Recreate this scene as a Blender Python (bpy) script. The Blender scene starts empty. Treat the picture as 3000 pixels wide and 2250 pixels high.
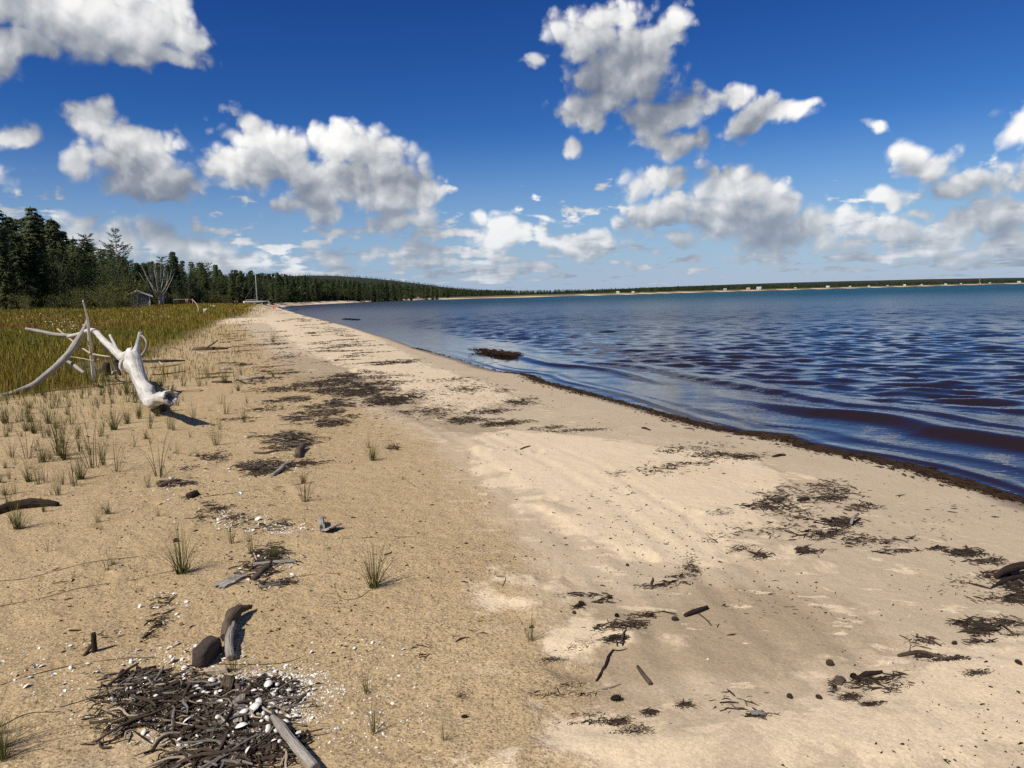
import bpy, bmesh, math, random
import numpy as np
from mathutils import Vector, Matrix

sc = bpy.context.scene
C = sc.collection
rnd = random.Random(7)
rng = np.random.default_rng(11)

# ---------------------------------------------------------------- camera
F_PX, W_PX, H_PX = 2183.0, 3000.0, 2250.0
PITCH, ROLL = math.radians(6.78), math.radians(1.455)
CAM = np.array([0.0, 0.0, 2.2])
_F = np.array([0, math.cos(PITCH), -math.sin(PITCH)])
_U0 = np.array([0, math.sin(PITCH), math.cos(PITCH)])
_R0 = np.array([1.0, 0, 0])
_R = math.cos(ROLL) * _R0 - math.sin(ROLL) * _U0
_U = math.cos(ROLL) * _U0 + math.sin(ROLL) * _R0
cam_data = bpy.data.cameras.new('camera')
cam = bpy.data.objects.new('camera', cam_data)
C.objects.link(cam)
cam.matrix_world = Matrix(((_R[0], _U[0], -_F[0], CAM[0]),
                           (_R[1], _U[1], -_F[1], CAM[1]),
                           (_R[2], _U[2], -_F[2], CAM[2]), (0, 0, 0, 1)))
cam_data.sensor_fit = 'HORIZONTAL'
cam_data.sensor_width = 36.0
cam_data.lens = 36.0 * F_PX / W_PX
cam_data.clip_start = 0.05
cam_data.clip_end = 30000
sc.camera = cam

# ---------------------------------------------------------------- light
SUN_EL, SUN_AZ = math.radians(48), math.radians(-133)      # azimuth from +Y, clockwise: behind and to the left
SUN_DIR = Vector((math.sin(SUN_AZ) * math.cos(SUN_EL), math.cos(SUN_AZ) * math.cos(SUN_EL), math.sin(SUN_EL)))
sl = bpy.data.lights.new('sun', 'SUN')
sl.energy = 5.0
sl.angle = math.radians(0.53)
sl.color = (1.0, 0.93, 0.79)
so = bpy.data.objects.new('sun', sl)
C.objects.link(so)
so.rotation_euler = (-SUN_DIR).to_track_quat('-Z', 'Y').to_euler()
so.location = (0, 0, 50)

sc.view_settings.view_transform = 'Standard'
sc.view_settings.look = 'None'
sc.view_settings.gamma = 1.0
sc.view_settings.exposure = 0.0
sc.view_settings.use_curve_mapping = False
sc.cycles.max_bounces = 6
sc.cycles.diffuse_bounces = 1
sc.cycles.glossy_bounces = 3
sc.cycles.transmission_bounces = 2
sc.cycles.transparent_max_bounces = 4
sc.cycles.caustics_reflective = False
sc.cycles.caustics_refractive = False
sc.cycles.use_denoising = False
sc.cycles.sample_clamp_indirect = 4.0
sc.cycles.use_adaptive_sampling = False

# ---------------------------------------------------------------- sky and clouds (world)
def ray(px, py):
    d = _F * F_PX + _R * (px - W_PX / 2) - _U * (py - H_PX / 2)
    return d / np.linalg.norm(d)

def az_el(px, py):
    d = ray(px, py)
    return math.atan2(d[0], d[1]), math.asin(d[2])

world = bpy.data.worlds.new('World')
sc.world = world
world.use_nodes = True
wt = world.node_tree
wt.nodes.clear()

class NB:
    """small helper to write node trees as expressions"""
    def __init__(s, tree): s.t = tree
    def _in(s, sock, v):
        if isinstance(v, bpy.types.NodeSocket): s.t.links.new(v, sock)
        elif v is not None: sock.default_value = v
    def m(s, op, a, b=None, c=None, clamp=False):
        n = s.t.nodes.new('ShaderNodeMath'); n.operation = op; n.use_clamp = clamp
        s._in(n.inputs[0], a); s._in(n.inputs[1], b); s._in(n.inputs[2], c)
        return n.outputs[0]
    def v(s, op, a, b=None, c=None, scale=None):
        n = s.t.nodes.new('ShaderNodeVectorMath'); n.operation = op
        s._in(n.inputs[0], a); s._in(n.inputs[1], b); s._in(n.inputs[2], c)
        if scale is not None: s._in(n.inputs['Scale'], scale)
        return n.outputs['Value'] if op in ('LENGTH', 'DOT_PRODUCT', 'DISTANCE') else n.outputs[0]
    def xyz(s, x, y, z=0.0):
        n = s.t.nodes.new('ShaderNodeCombineXYZ')
        for i, q in enumerate((x, y, z)): s._in(n.inputs[i], q)
        return n.outputs[0]
    def sep(s, v):
        n = s.t.nodes.new('ShaderNodeSeparateXYZ'); s._in(n.inputs[0], v); return n.outputs
    def noise(s, vec, scale, detail=3, rough=0.5, lac=2.0, dist=0.0, dim='3D', out=0):
        n = s.t.nodes.new('ShaderNodeTexNoise'); n.noise_dimensions = dim
        s._in(n.inputs['Vector'], vec); s._in(n.inputs['Scale'], scale); s._in(n.inputs['Detail'], detail)
        s._in(n.inputs['Roughness'], rough); s._in(n.inputs['Lacunarity'], lac); s._in(n.inputs['Distortion'], dist)
        return n.outputs[out]
    def n2(s, vec, scale, detail=3, rough=0.5): return s.noise(vec, scale, detail, rough, dim='2D')
    def voro(s, vec, scale, detail=0, rough=0.5, feature='F1', dim='3D', smooth=0.6, rand=1.0, out='Distance'):
        n = s.t.nodes.new('ShaderNodeTexVoronoi'); n.feature = feature; n.voronoi_dimensions = dim
        s._in(n.inputs['Vector'], vec); s._in(n.inputs['Scale'], scale)
        if 'Detail' in n.inputs: s._in(n.inputs['Detail'], detail); s._in(n.inputs['Roughness'], rough)
        if feature == 'SMOOTH_F1': s._in(n.inputs['Smoothness'], smooth)
        s._in(n.inputs['Randomness'], rand)
        return n.outputs[out]
    def rng(s, x, a, b, c=0.0, d=1.0, interp='SMOOTHSTEP'):
        n = s.t.nodes.new('ShaderNodeMapRange'); n.interpolation_type = interp; n.clamp = True
        for i, q in enumerate((x, a, b, c, d)): s._in(n.inputs[i], q)
        return n.outputs[0]
    def mix(s, f, a, b):
        n = s.t.nodes.new('ShaderNodeMix'); n.data_type = 'RGBA'
        s._in(n.inputs[0], f); s._in(n.inputs[6], a); s._in(n.inputs[7], b)
        return n.outputs[2]
    def ramp(s, f, stops):
        n = s.t.nodes.new('ShaderNodeValToRGB'); s._in(n.inputs[0], f)
        e = n.color_ramp.elements
        while len(e) < len(stops): e.new(0.5)
        for q, (p, c) in zip(e, stops): q.position = p; q.color = (*c, 1)
        return n.outputs[0]

# cumulus heaps of the photograph as (x, y, half width, half height) in 2212-wide picture units -> azimuth / elevation
HEAPS = [
 (100,20,170,80),(250,50,190,95),(385,55,65,75),(60,95,90,45),(330,120,110,40),
 (190,285,85,45),(265,330,115,60),(150,345,55,42),(340,395,115,48),(222,255,38,28),(300,300,60,40),
 (540,285,72,50),(605,335,85,62),(520,372,140,45),(480,300,34,28),(640,380,60,40),
 (735,318,62,58),(820,330,78,62),(780,405,120,66),(865,435,85,55),(700,445,100,38),(870,487,82,22),(590,450,60,18),
 (18,292,44,28),
 (250,512,80,42),(362,512,48,42),(425,552,80,42),(500,575,60,25),(170,500,70,35),(190,458,65,20),
 (1245,85,85,72),(1335,150,125,90),(1390,120,80,70),(1255,225,85,55),(1215,310,32,30),(1310,40,70,34),(1440,90,30,60),(1140,145,25,18),
 (1450,255,92,50),(1505,225,52,46),(1460,318,105,42),(1540,300,42,36),
 (1588,200,42,42),(1645,255,58,42),(1718,245,60,26),(1768,226,22,20),
 (1390,405,56,32),(1462,403,56,26),
 (1590,420,80,50),(1640,432,62,50),(1695,462,52,34),(1552,395,34,30),
 (1430,470,85,30),(1560,482,120,40),(1700,505,130,40),(1810,470,80,30),(1900,492,95,35),(2040,488,72,40),(2160,470,85,42),
 (1480,520,90,20),(1640,540,110,18),(1860,530,100,20),(2060,545,110,16),(2160,520,80,24),
 (1098,503,80,36),(1055,478,34,22),(1270,520,80,36),(1295,505,40,30),(1215,515,30,26),
 (1912,262,34,18),(1975,315,60,42),(2015,350,90,36),(2090,405,85,34),(2180,405,50,20),(2185,285,46,40),(1900,418,60,24),(1960,448,44,20),
 (830,552,60,18),(722,552,40,22),(950,540,56,14),(760,572,70,18),(1150,462,110,10),(2300,380,120,50),(2420,300,90,60),(-120,380,120,60),(-60,80,120,90),
]

def relief_group():
    grp = bpy.data.node_groups.new('cloud_relief', 'ShaderNodeTree')
    grp.interface.new_socket('P', in_out='INPUT', socket_type='NodeSocketVector')
    grp.interface.new_socket('N', in_out='OUTPUT', socket_type='NodeSocketFloat')
    g = NB(grp)
    gi = grp.nodes.new('NodeGroupInput'); go = grp.nodes.new('NodeGroupOutput')
    n1 = g.noise(gi.outputs[0], 13.0, 6, 0.57, dim='2D')
    wob = g.v('ADD', gi.outputs[0], g.v('SCALE', (0.05, 0.034, 0.0), scale=g.m('SUBTRACT', n1, 0.5)))
    puff = g.voro(wob, 34.0, 1.5, 0.5, dim='2D', feature='F1')
    grp.links.new(g.m('MULTIPLY_ADD', g.m('SUBTRACT', n1, 0.5), 1.0, g.m('MULTIPLY', g.m('SUBTRACT', 0.45, puff), 0.46)), go.inputs[0])
    return grp
relief = relief_group()
def cloud_group(name, heaps, light):
    """density of the cumulus at P = (azimuth, elevation); 'light' = the coarser copy that is looked up towards the sun"""
    grp = bpy.data.node_groups.new(name, 'ShaderNodeTree')
    grp.interface.new_socket('P', in_out='INPUT', socket_type='NodeSocketVector')
    grp.interface.new_socket('Warp', in_out='INPUT', socket_type='NodeSocketVector')
    grp.interface.new_socket('D', in_out='OUTPUT', socket_type='NodeSocketFloat')
    grp.interface.new_socket('N', in_out='OUTPUT', socket_type='NodeSocketFloat')
    g = NB(grp)
    gi = grp.nodes.new('NodeGroupInput'); go = grp.nodes.new('NodeGroupOutput')
    P = gi.outputs[0]
    Pw = g.v('ADD', P, gi.outputs[1])
    acc = None
    for (x, y, rx, ry) in heaps:
        k = W_PX / 2212.0
        u, e = az_el(x * k, y * k)
        u2, _ = az_el((x + rx) * k, y * k)
        _, e2 = az_el(x * k, (y - ry) * k)
        ru, re = max(abs(u2 - u), 1e-3) * (1.0 if min(rx, ry) > 34 else 1.2), max(abs(e2 - e), 1e-3) * (1.0 if min(rx, ry) > 34 else 1.2)
        ln = g.v('LENGTH', g.v('MULTIPLY_ADD', Pw, (1 / ru, 1 / re, 0), (-u / ru, -e / re, 0)))
        b = g.m('MULTIPLY_ADD', ln, -1.0 * min(1.0, 0.40 + 7.0 * min(ru, re)), min(1.0, 0.40 + 7.0 * min(ru, re)) + (0.17 if min(rx, ry) > 34 else 0.08 if min(rx, ry) > 20 else 0.0))
        acc = b if acc is None else g.m('MAXIMUM', acc, b)
    s3 = g.sep(P)
    # fair-weather deck: small heaps crowding towards the horizon, all the way round
    le = g.m('LOGARITHM', g.m('ADD', g.m('MAXIMUM', s3[1], 0.0), 0.022), 2.718)
    deckP = g.xyz(g.m('MULTIPLY', s3[0], 19.0), g.m('MULTIPLY', le, 6.5), 3.1)
    deck = g.noise(deckP, 1.0, 3 if light else 6, 0.55, dim='2D')
    cover = g.rng(s3[1], 0.02, 0.17, 0.98, 0.0, 'LINEAR')
    gate = g.rng(g.noise(P, 2.3, 1, 0.5, dim='2D'), 0.36, 0.60, 0.62, 1.0)
    deckD = g.m('ADD', g.m('MULTIPLY', g.m('SUBTRACT', deck, 0.5), 2.7), g.m('SUBTRACT', g.m('MULTIPLY', cover, gate), 0.46))
    deckD = g.m('ADD', deckD, g.m('ADD', g.rng(s3[1], 0.008, 0.04, -0.45, 0.0), g.rng(s3[1], 0.12, 0.24, 0.0, -1.2)))
    # the same loose heaps go on all round and overhead
    outf = g.m('MAXIMUM', g.rng(g.m('ABSOLUTE', s3[0]), 0.80, 1.0, 0.0, 1.0), g.rng(s3[1], 0.60, 0.75, 0.0, 1.0))
    loose = g.m('MULTIPLY', g.m('SUBTRACT', g.noise(P, 3.2, 2, 0.5, dim='2D'), 0.56), 2.8)
    loose = g.m('SUBTRACT', loose, g.m('MULTIPLY', g.m('SUBTRACT', 1.0, outf), 3.0))
    base = g.m('MAXIMUM', deckD, loose)
    if acc is not None: base = g.m('MAXIMUM', acc, base)
    if light:
        n = g.m('MULTIPLY', g.m('SUBTRACT', g.noise(P, 13.0, 2, 0.58, dim='2D'), 0.5), 0.9)
    else:
        rl = grp.nodes.new('ShaderNodeGroup'); rl.node_tree = relief; grp.links.new(P, rl.inputs[0]); n = rl.outputs[0]
    grp.links.new(g.m('ADD', base, g.m('MULTIPLY', n, 0.74)), go.inputs[0])
    grp.links.new(n, go.inputs[1])
    return grp

w = NB(wt)
tc = wt.nodes.new('ShaderNodeTexCoord')
dirv = w.v('NORMALIZE', tc.outputs['Generated'])
dx, dy, dz = w.sep(dirv)
az = w.m('ARCTAN2', dx, dy)
el = w.m('ARCSINE', dz)
SKY_K = 0.10
sky = wt.nodes.new('ShaderNodeTexSky')
sky.sky_type = 'NISHITA'
sky.sun_disc = False
sky.sun_elevation = SUN_EL
sky.sun_rotation = SUN_AZ
sky.altitude = 180
sky.air_density = 1.0
sky.dust_density = 0.1
sky.ozone_density = 3.5
sr = wt.nodes.new('ShaderNodeSeparateColor'); wt.links.new(w.v('SCALE', sky.outputs[0], scale=SKY_K), sr.inputs[0])
scol = wt.nodes.new('ShaderNodeCombineColor')
for i_, (gm, k_) in enumerate(((2.10, 1.02), (1.76, 0.96), (1.40, 1.03))):
    wt.links.new(w.m('MULTIPLY', w.m('POWER', sr.outputs[i_], gm), k_ / SKY_K), scol.inputs[i_])
hz = w.rng(el, -0.02, 0.22, 1.0, 0.0)
skyc = w.mix(w.m('MULTIPLY', hz, 0.88), scol.outputs[0], (3.3, 4.5, 6.4, 1))

def backdrop(colour):
    b_ = wt.nodes.new('ShaderNodeBackground'); b_.inputs['Strength'].default_value = SKY_K
    wt.links.new(colour, b_.inputs['Color']); return b_.outputs[0]
def mixsh(f, a, b_):
    n_ = wt.nodes.new('ShaderNodeMixShader')
    wt.links.new(f, n_.inputs[0]); wt.links.new(a, n_.inputs[1]); wt.links.new(b_, n_.inputs[2]); return n_.outputs[0]
clear = backdrop(skyc)

warp = w.v('MULTIPLY', w.v('SUBTRACT', w.noise(w.xyz(az, el), 8.0, 2, 0.55, dim='2D', out=1), (0.5, 0.5, 0.5)), (0.085, 0.06, 0.0))

def cloud_sky(tag, heaps):
    full, coarse = cloud_group('cloud_' + tag, heaps, False), cloud_group('cloud_light_' + tag, heaps, True)
    def field(gr, du, de):
        n_ = wt.nodes.new('ShaderNodeGroup'); n_.node_tree = gr
        wt.links.new(w.xyz(w.m('ADD', az, du), w.m('ADD', el, de)), n_.inputs[0])
        if len(n_.inputs) > 1: wt.links.new(warp, n_.inputs[1])
        return n_.outputs
    D0, N0 = field(full, 0, 0)
    N1 = field(relief, -0.007, 0.011)[0]
    D2 = field(coarse, -0.028, 0.050)[0]
    alpha = w.rng(D0, -0.03, 0.32)
    fine = w.m('MULTIPLY', w.m('SUBTRACT', N0, N1), 0.42)
    form = w.m('MULTIPLY', w.m('SUBTRACT', D0, D2), 0.55)
    thick = w.m('MULTIPLY', w.m('MINIMUM', D0, 0.9), w.rng(el, 0.1, 0.45, -0.30, -0.62, 'LINEAR'))
    lit = w.m('ADD', w.m('ADD', w.m('ADD', fine, form), thick), w.m('MULTIPLY_ADD', w.noise(w.xyz(az, el), 5.0, 1, 0.5, dim='2D'), 0.50, 0.31), clamp=True)
    ccol = w.ramp(lit, [(0.0, (0.15, 0.18, 0.25)), (0.30, (0.28, 0.31, 0.37)), (0.55, (0.52, 0.54, 0.57)), (0.80, (0.84, 0.84, 0.84)), (1.0, (1.0, 0.99, 0.97))])
    veil = w.rng(el, 0.0, 0.16, 0.45, 0.0, 'LINEAR')
    ccol = w.mix(veil, ccol, (0.42, 0.53, 0.67, 1))
    return backdrop(w.mix(alpha, skyc, w.v('SCALE', ccol, scale=1.0 / SKY_K)))

# sectors of azimuth share the work: each looks up only its own heaps
cuts = [-0.75, -0.47, -0.33, -0.19, 0.02, 0.17, 0.30, 0.43, 0.75]
def heaps_in(a, b_):
    out = []
    for h in HEAPS:
        k = W_PX / 2212.0
        u0, _ = az_el((h[0] - h[2] * 1.25) * k, h[1] * k); u1, _ = az_el((h[0] + h[2] * 1.25) * k, h[1] * k)
        if u1 + 0.06 > a and u0 - 0.06 < b_: out.append(h)
    return out
rest = cloud_sky('rest', [])
shader = rest
for k_ in range(len(cuts) - 1):
    a_, b_ = cuts[k_], cuts[k_ + 1]
    f_ = w.m('MULTIPLY', w.m('GREATER_THAN', az, a_), w.m('LESS_THAN', az, b_))
    shader = mixsh(f_, shader, cloud_sky('s%d' % k_, heaps_in(a_, b_)))
shader = mixsh(w.m('GREATER_THAN', el, 0.0), clear, shader)
wo = wt.nodes.new('ShaderNodeOutputWorld')
wt.links.new(shader, wo.inputs[0])
world.cycles.sampling_method = 'NONE'

# ================================================================ helpers
K = W_PX / 2212.0                                  # picture notes were taken at 2212 px width

def _hash(ix, iy, seed):
    h = (ix.astype(np.int64) * 374761393 + iy.astype(np.int64) * 668265263 + seed * 1442695041) & 0xFFFFFFFF
    h = ((h ^ (h >> 13)) * 1274126177) & 0xFFFFFFFF
    return ((h ^ (h >> 16)) & 0xFFFFFF) / float(0xFFFFFF)

def vnoise(x, y, seed=0):
    x = np.asarray(x, float); y = np.asarray(y, float)
    ix, iy = np.floor(x), np.floor(y)
    fx, fy = x - ix, y - iy
    fx = fx * fx * (3 - 2 * fx); fy = fy * fy * (3 - 2 * fy)
    a, b = _hash(ix, iy, seed), _hash(ix + 1, iy, seed)
    c, d = _hash(ix, iy + 1, seed), _hash(ix + 1, iy + 1, seed)
    return (a * (1 - fx) + b * fx) * (1 - fy) + (c * (1 - fx) + d * fx) * fy - 0.5

def fbm(x, y, seed=0, octv=4, gain=0.5):
    t, amp = 0, 1.0
    for o in range(octv):
        t = t + amp * vnoise(x * 2 ** o + 17.3 * o, y * 2 ** o - 9.1 * o, seed + o)
        amp *= gain
    return t

def smooth(x, a, b):
    t = np.clip((x - a) / (b - a), 0, 1)
    return t * t * (3 - 2 * t)

def on_level(px, py, z=0.0):
    d = ray(px, py)
    t = (z - CAM[2]) / d[2]
    return CAM + d * t

def at_depth(px, py, depth):
    """point seen at a picture position, 'depth' metres in front of the camera along its axis"""
    d = ray(px, py)
    return CAM + d * (depth / float(d @ _F))

# ================================================================ shore line
near_px = [(3000,1471),(2920,1442),(2848,1417),(2712,1376),(2577,1345),(2450,1322),(2360,1302),(2305,1279),(2240,1273),(2170,1268),(2034,1237),(1898,1200),
           (1763,1163),(1680,1140),(1600,1120),(1560,1102),(1532,1096),(1480,1092),(1424,1082),(1356,1058),(1290,1040),(1220,1020),(1150,994),(1085,976),(1020,956),(949,938),(895,925),(850,912),(822,904)]
far_px = [(812,900),(860,896.2),(911,893),(1023,887.6),(1100,883.6),(1250,878.6),(1399,874.6),(1560,870.6),(1710,866.6),(1860,862.4),(1990,858.4),(2100,855.4),(2200,852.6),(2429,846.4),(2640,840.6),(2850,834.8),(3000,830.9),(3200,825.6)]
SH_N = [on_level(*p)[:2] for p in near_px]
SH_F = [on_level(*p)[:2] for p in far_px]
d0 = SH_N[0] - SH_N[1]; d0 /= np.linalg.norm(d0)
ext = [SH_N[0] + d0 * 3 + np.array([0.3, 0]), SH_N[0] + d0 * 10 + np.array([1.5, 0]), SH_N[0] + np.array([14, -60]), SH_N[0] + np.array([60, -400])]
SHORE = np.array(ext[::-1] + SH_N + SH_F)                                    # from behind the camera to the far right
LAKE = np.vstack([SHORE, SHORE[-1] + np.array([3000, -500]), np.array([6000, -400])])

def seg_dist(x, y, pts):
    x = np.asarray(x, float); y = np.asarray(y, float)
    best = np.full(x.shape, 1e18)
    for a, b in zip(pts[:-1], pts[1:]):
        ex, ey = b[0] - a[0], b[1] - a[1]
        L = ex * ex + ey * ey + 1e-12
        t = np.clip(((x - a[0]) * ex + (y - a[1]) * ey) / L, 0, 1)
        dx_, dy_ = x - a[0] - t * ex, y - a[1] - t * ey
        best = np.minimum(best, dx_ * dx_ + dy_ * dy_)
    return np.sqrt(best)

def inside(x, y, poly):
    x = np.asarray(x, float); y = np.asarray(y, float)
    c = np.zeros(x.shape, bool)
    n = len(poly)
    for i in range(n):
        x1, y1 = poly[i]; x2, y2 = poly[(i + 1) % n]
        cond = (y1 > y) != (y2 > y)
        if y1 != y2:
            c ^= cond & (x < (x2 - x1) * (y - y1) / (y2 - y1) + x1)
    return c

def shore_s(x, y):
    """metres inland from the water's edge (negative in the lake)"""
    d = seg_dist(x, y, SHORE)
    return np.where(inside(x, y, LAKE), -d, d)

PROF_S = np.array([-400, -60, -20, -6, -2, -0.6, 0, 0.5, 1.2, 2.2, 3.5, 5.0, 7.0, 10, 16, 24, 34, 60, 120, 400, 9000])
PROF_Z = np.array([-8, -3.0, -1.3, -0.45, -0.18, -0.06, 0, 0.06, 0.145, 0.26, 0.40, 0.52, 0.58, 0.62, 0.74, 0.95, 1.18, 1.32, 1.40, 1.8, 3.0])

def polyg(pts, z=0.5):
    return np.array([on_level(p[0] * K, p[1] * K, z)[:2] for p in pts])
def sd_poly(x, y, poly):
    d = seg_dist(x, y, np.vstack([poly, poly[:1]]))
    return np.where(inside(x, y, poly), d, -d)

PALE = [polyg([(1130,1700),(1260,1645),(1500,1600),(1690,1535),(1765,1462),(1880,1530),(1955,1425),(2060,1400),(2212,1375),(2500,1340),(2700,1700)], 0.45),
        polyg([(1010,965),(1100,930),(1300,935),(1450,948),(1650,955),(1705,1000),(1725,1050),(1640,1110),(1700,1175),(1560,1235),(1450,1250),(1340,1240),(1240,1180),(1130,1120),(1040,1040)], 0.42),
        polyg([(690,672),(760,690),(880,745),(930,775),(1010,800),(1090,820),(1120,850),(1030,880),(930,880),(860,850),(760,800),(660,760),(600,720),(560,690),(590,668)], 0.45),
        polyg([(1110,1255),(1200,1262),(1225,1300),(1160,1320),(1090,1295)], 0.55),
        polyg([(1200,1372),(1320,1362),(1345,1378),(1280,1402),(1205,1400)], 0.52)]

TRACKS = [(polyg([(905,905),(1000,962),(1110,1060),(1230,1180),(1370,1330),(1480,1480),(1560,1660)], 0.5), 0.075, 0.011),
          (polyg([(1050,945),(1180,1010),(1330,1105),(1500,1240),(1700,1420),(1880,1600)], 0.46), 0.075, 0.011),
          (polyg([(1120,935),(1290,1010),(1480,1120),(1660,1260),(1850,1420),(2040,1580)], 0.44), 0.06, 0.008),
          (polyg([(760,800),(830,860),(900,905)], 0.5), 0.10, 0.02)]

def land_z(x, y, detail=True):
    x = np.asarray(x, float); y = np.asarray(y, float)
    s = shore_s(x, y)
    z = np.interp(s, PROF_S, PROF_Z)
    inl = smooth(s, 1.5, 8)
    z = z + 0.05 * inl * fbm(x * 0.22, y * 0.22, 3, 3) + 0.35 * smooth(s, 12, 40) * fbm(x * 0.06, y * 0.06, 5, 3)
    z = z + 0.98 * smooth(s, 1.5, 8) * smooth(y, 45, 135)
    # wooded ridge behind the bay
    r = np.hypot((x + 330) / 260, (y - 1250) / 330)
    z = z + 40 * smooth(-r, -1.5, 0.0) * smooth(s, 60, 300)
    r2 = np.hypot((x - 1600) / 1500, (y - 3600) / 500)
    z = z + 26 * smooth(-r2, -1.5, -0.2) * smooth(s, 200, 900)
    if detail:
        near = np.hypot(x, y) < 45
        if near.any():
            xx, yy = x[near], y[near]
            pale = np.max([sd_poly(xx, yy, p) for p in PALE], axis=0) + 0.25 * fbm(xx * 1.7, yy * 1.7, 21, 3)
            g = smooth(pale, -0.06, 0.10)
            b = 0.020 * g * smooth(s[near], 0.3, 1.5)
            b = b + 0.006 * fbm(xx * 4, yy * 4, 8, 3) * smooth(s[near], 0.5, 2)
            b = b + 0.010 * g * fbm(xx * 1.1 + yy * 0.7, (yy - xx) * 2.6, 31, 3)
            b = b + 0.010 * smooth(s[near], 4.5, 7) * fbm(xx * 9, yy * 9, 12, 2)
            for tr_, wd_, dp_ in TRACKS:
                dd_ = seg_dist(xx, yy, tr_)
                b = b + dp_ * (-np.exp(-(dd_ / wd_) ** 2) + 0.55 * np.exp(-((dd_ - 1.7 * wd_) / (0.7 * wd_)) ** 2)) * (0.6 + 0.8 * vnoise(xx * 3, yy * 3, 51))
            cx_, cy_ = np.floor(xx / 0.55), np.floor(yy / 0.55)
            on_ = _hash(cx_, cy_, 301) < 0.30
            px_ = (cx_ + 0.3 + 0.4 * _hash(cx_, cy_, 302)) * 0.55; py_ = (cy_ + 0.3 + 0.4 * _hash(cx_, cy_, 303)) * 0.55
            an_ = _hash(cx_, cy_, 304) * 3.1416
            ux, uy = (xx - px_) * np.cos(an_) + (yy - py_) * np.sin(an_), -(xx - px_) * np.sin(an_) + (yy - py_) * np.cos(an_)
            q_ = np.hypot(ux / 0.12, uy / 0.06)
            dent = -0.018 * np.exp(-q_ ** 3) + 0.006 * np.exp(-((q_ - 1.35) / 0.3) ** 2)
            b = b + np.where(on_, dent, 0) * (0.4 + 0.6 * _hash(cx_, cy_, 305)) * smooth(s[near], 1.5, 3)
            z = z.copy(); z[near] += b
    return z

def ground(px, py, zoff=0.0):
    """point of the ground seen at a picture position (photo pixels)"""
    if py > 925:
        q = groundv([px], [py])[0]; q[2] += zoff
        return q
    d = ray(px, py)
    t = np.geomspace(20, 2500, 600)
    p = CAM[None, :] + d[None, :] * t[:, None]
    hit = np.nonzero(p[:, 2] < land_z(p[:, 0], p[:, 1], False))[0]
    i = hit[0] if len(hit) else len(t) - 1
    lo, hi = t[max(i - 1, 0)], t[i]
    for _ in range(14):
        m = 0.5 * (lo + hi); q = CAM + d * m
        if q[2] < land_z(q[:1], q[1:2], False)[0]: hi = m
        else: lo = m
    q = CAM + d * hi
    q[2] = land_z(q[:1], q[1:2])[0] + zoff
    return q
def groundv(px, py):
    px = np.asarray(px, float); py = np.asarray(py, float)
    d = _F[None] * F_PX + _R[None] * (px - W_PX / 2)[:, None] - _U[None] * (py - H_PX / 2)[:, None]
    z0 = np.full(px.shape, 0.5)
    for _ in range(7):
        q = CAM[None] + d * ((z0 - CAM[2]) / d[:, 2])[:, None]
        z0 = 0.35 * z0 + 0.65 * land_z(q[:, 0], q[:, 1], False)
    q[:, 2] = land_z(q[:, 0], q[:, 1])
    return q
def Q(x, y): return ground(x * K, y * K)

# ================================================================ mesh helpers
def mesh_np(name, verts, faces, smooth_shade=False):
    me = bpy.data.meshes.new(name)
    verts = np.asarray(verts, np.float32); faces = np.asarray(faces, np.int32)
    n, k = faces.shape
    me.vertices.add(len(verts)); me.vertices.foreach_set('co', verts.ravel())
    me.loops.add(n * k); me.loops.foreach_set('vertex_index', faces.ravel())
    me.polygons.add(n)
    me.polygons.foreach_set('loop_start', np.arange(0, n * k, k, dtype=np.int32))
    me.polygons.foreach_set('loop_total', np.full(n, k, np.int32))
    if smooth_shade: me.polygons.foreach_set('use_smooth', np.ones(n, bool))
    me.update(calc_edges=True)
    return me

def attr(me, name, vals):
    a = me.attributes.new(name, 'FLOAT', 'POINT'); a.data.foreach_set('value', np.asarray(vals, np.float32))

def attr_col(me, name, cols):
    a = me.attributes.new(name, 'FLOAT_COLOR', 'POINT')
    c = np.ones((len(cols), 4), np.float32); c[:, :3] = cols
    a.data.foreach_set('color', c.ravel())

def link(name, me, mat=None, parent=None, loc=None):
    o = bpy.data.objects.new(name, me); C.objects.link(o)
    if mat is not None and me is not None and not len(me.materials): me.materials.append(mat)
    if parent is not None: o.parent = parent
    if loc is not None: o.location = [float(q) for q in loc]
    return o

def tag(o, label=None, cat=None, group=None, kind=None):
    if label: o['label'] = label
    if cat: o['category'] = cat
    if group: o['group'] = group
    if kind: o['kind'] = kind
    return o

def thing(name, label, cat, loc=(0, 0, 0), rz=0.0, group=None):
    o = bpy.data.objects.new(name, None); C.objects.link(o)
    o.empty_display_size = 0.2
    o.location = [float(q) for q in loc]; o.rotation_euler = (0, 0, rz)
    return tag(o, label, cat, group)

def material(name):
    m = bpy.data.materials.new(name); m.use_nodes = True
    t = m.node_tree; t.nodes.clear()
    b = t.nodes.new('ShaderNodeBsdfPrincipled'); o = t.nodes.new('ShaderNodeOutputMaterial')
    t.links.new(b.outputs[0], o.inputs[0])
    return m, NB(t), b
def attr_node(nb, name, out='Fac'):
    n = nb.t.nodes.new('ShaderNodeAttribute'); n.attribute_name = name; return n.outputs[out]
def bump(nb, h, strength, dist, normal=None):
    n = nb.t.nodes.new('ShaderNodeBump'); n.inputs['Strength'].default_value = strength; n.inputs['Distance'].default_value = dist
    nb.t.links.new(h, n.inputs['Height'])
    if normal is not None: nb.t.links.new(normal, n.inputs['Normal'])
    return n.outputs[0]
def pos(nb):
    return nb.t.nodes.new('ShaderNodeNewGeometry').outputs['Position']
def objco(nb):
    return nb.t.nodes.new('ShaderNodeTexCoord').outputs['Object']

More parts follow.
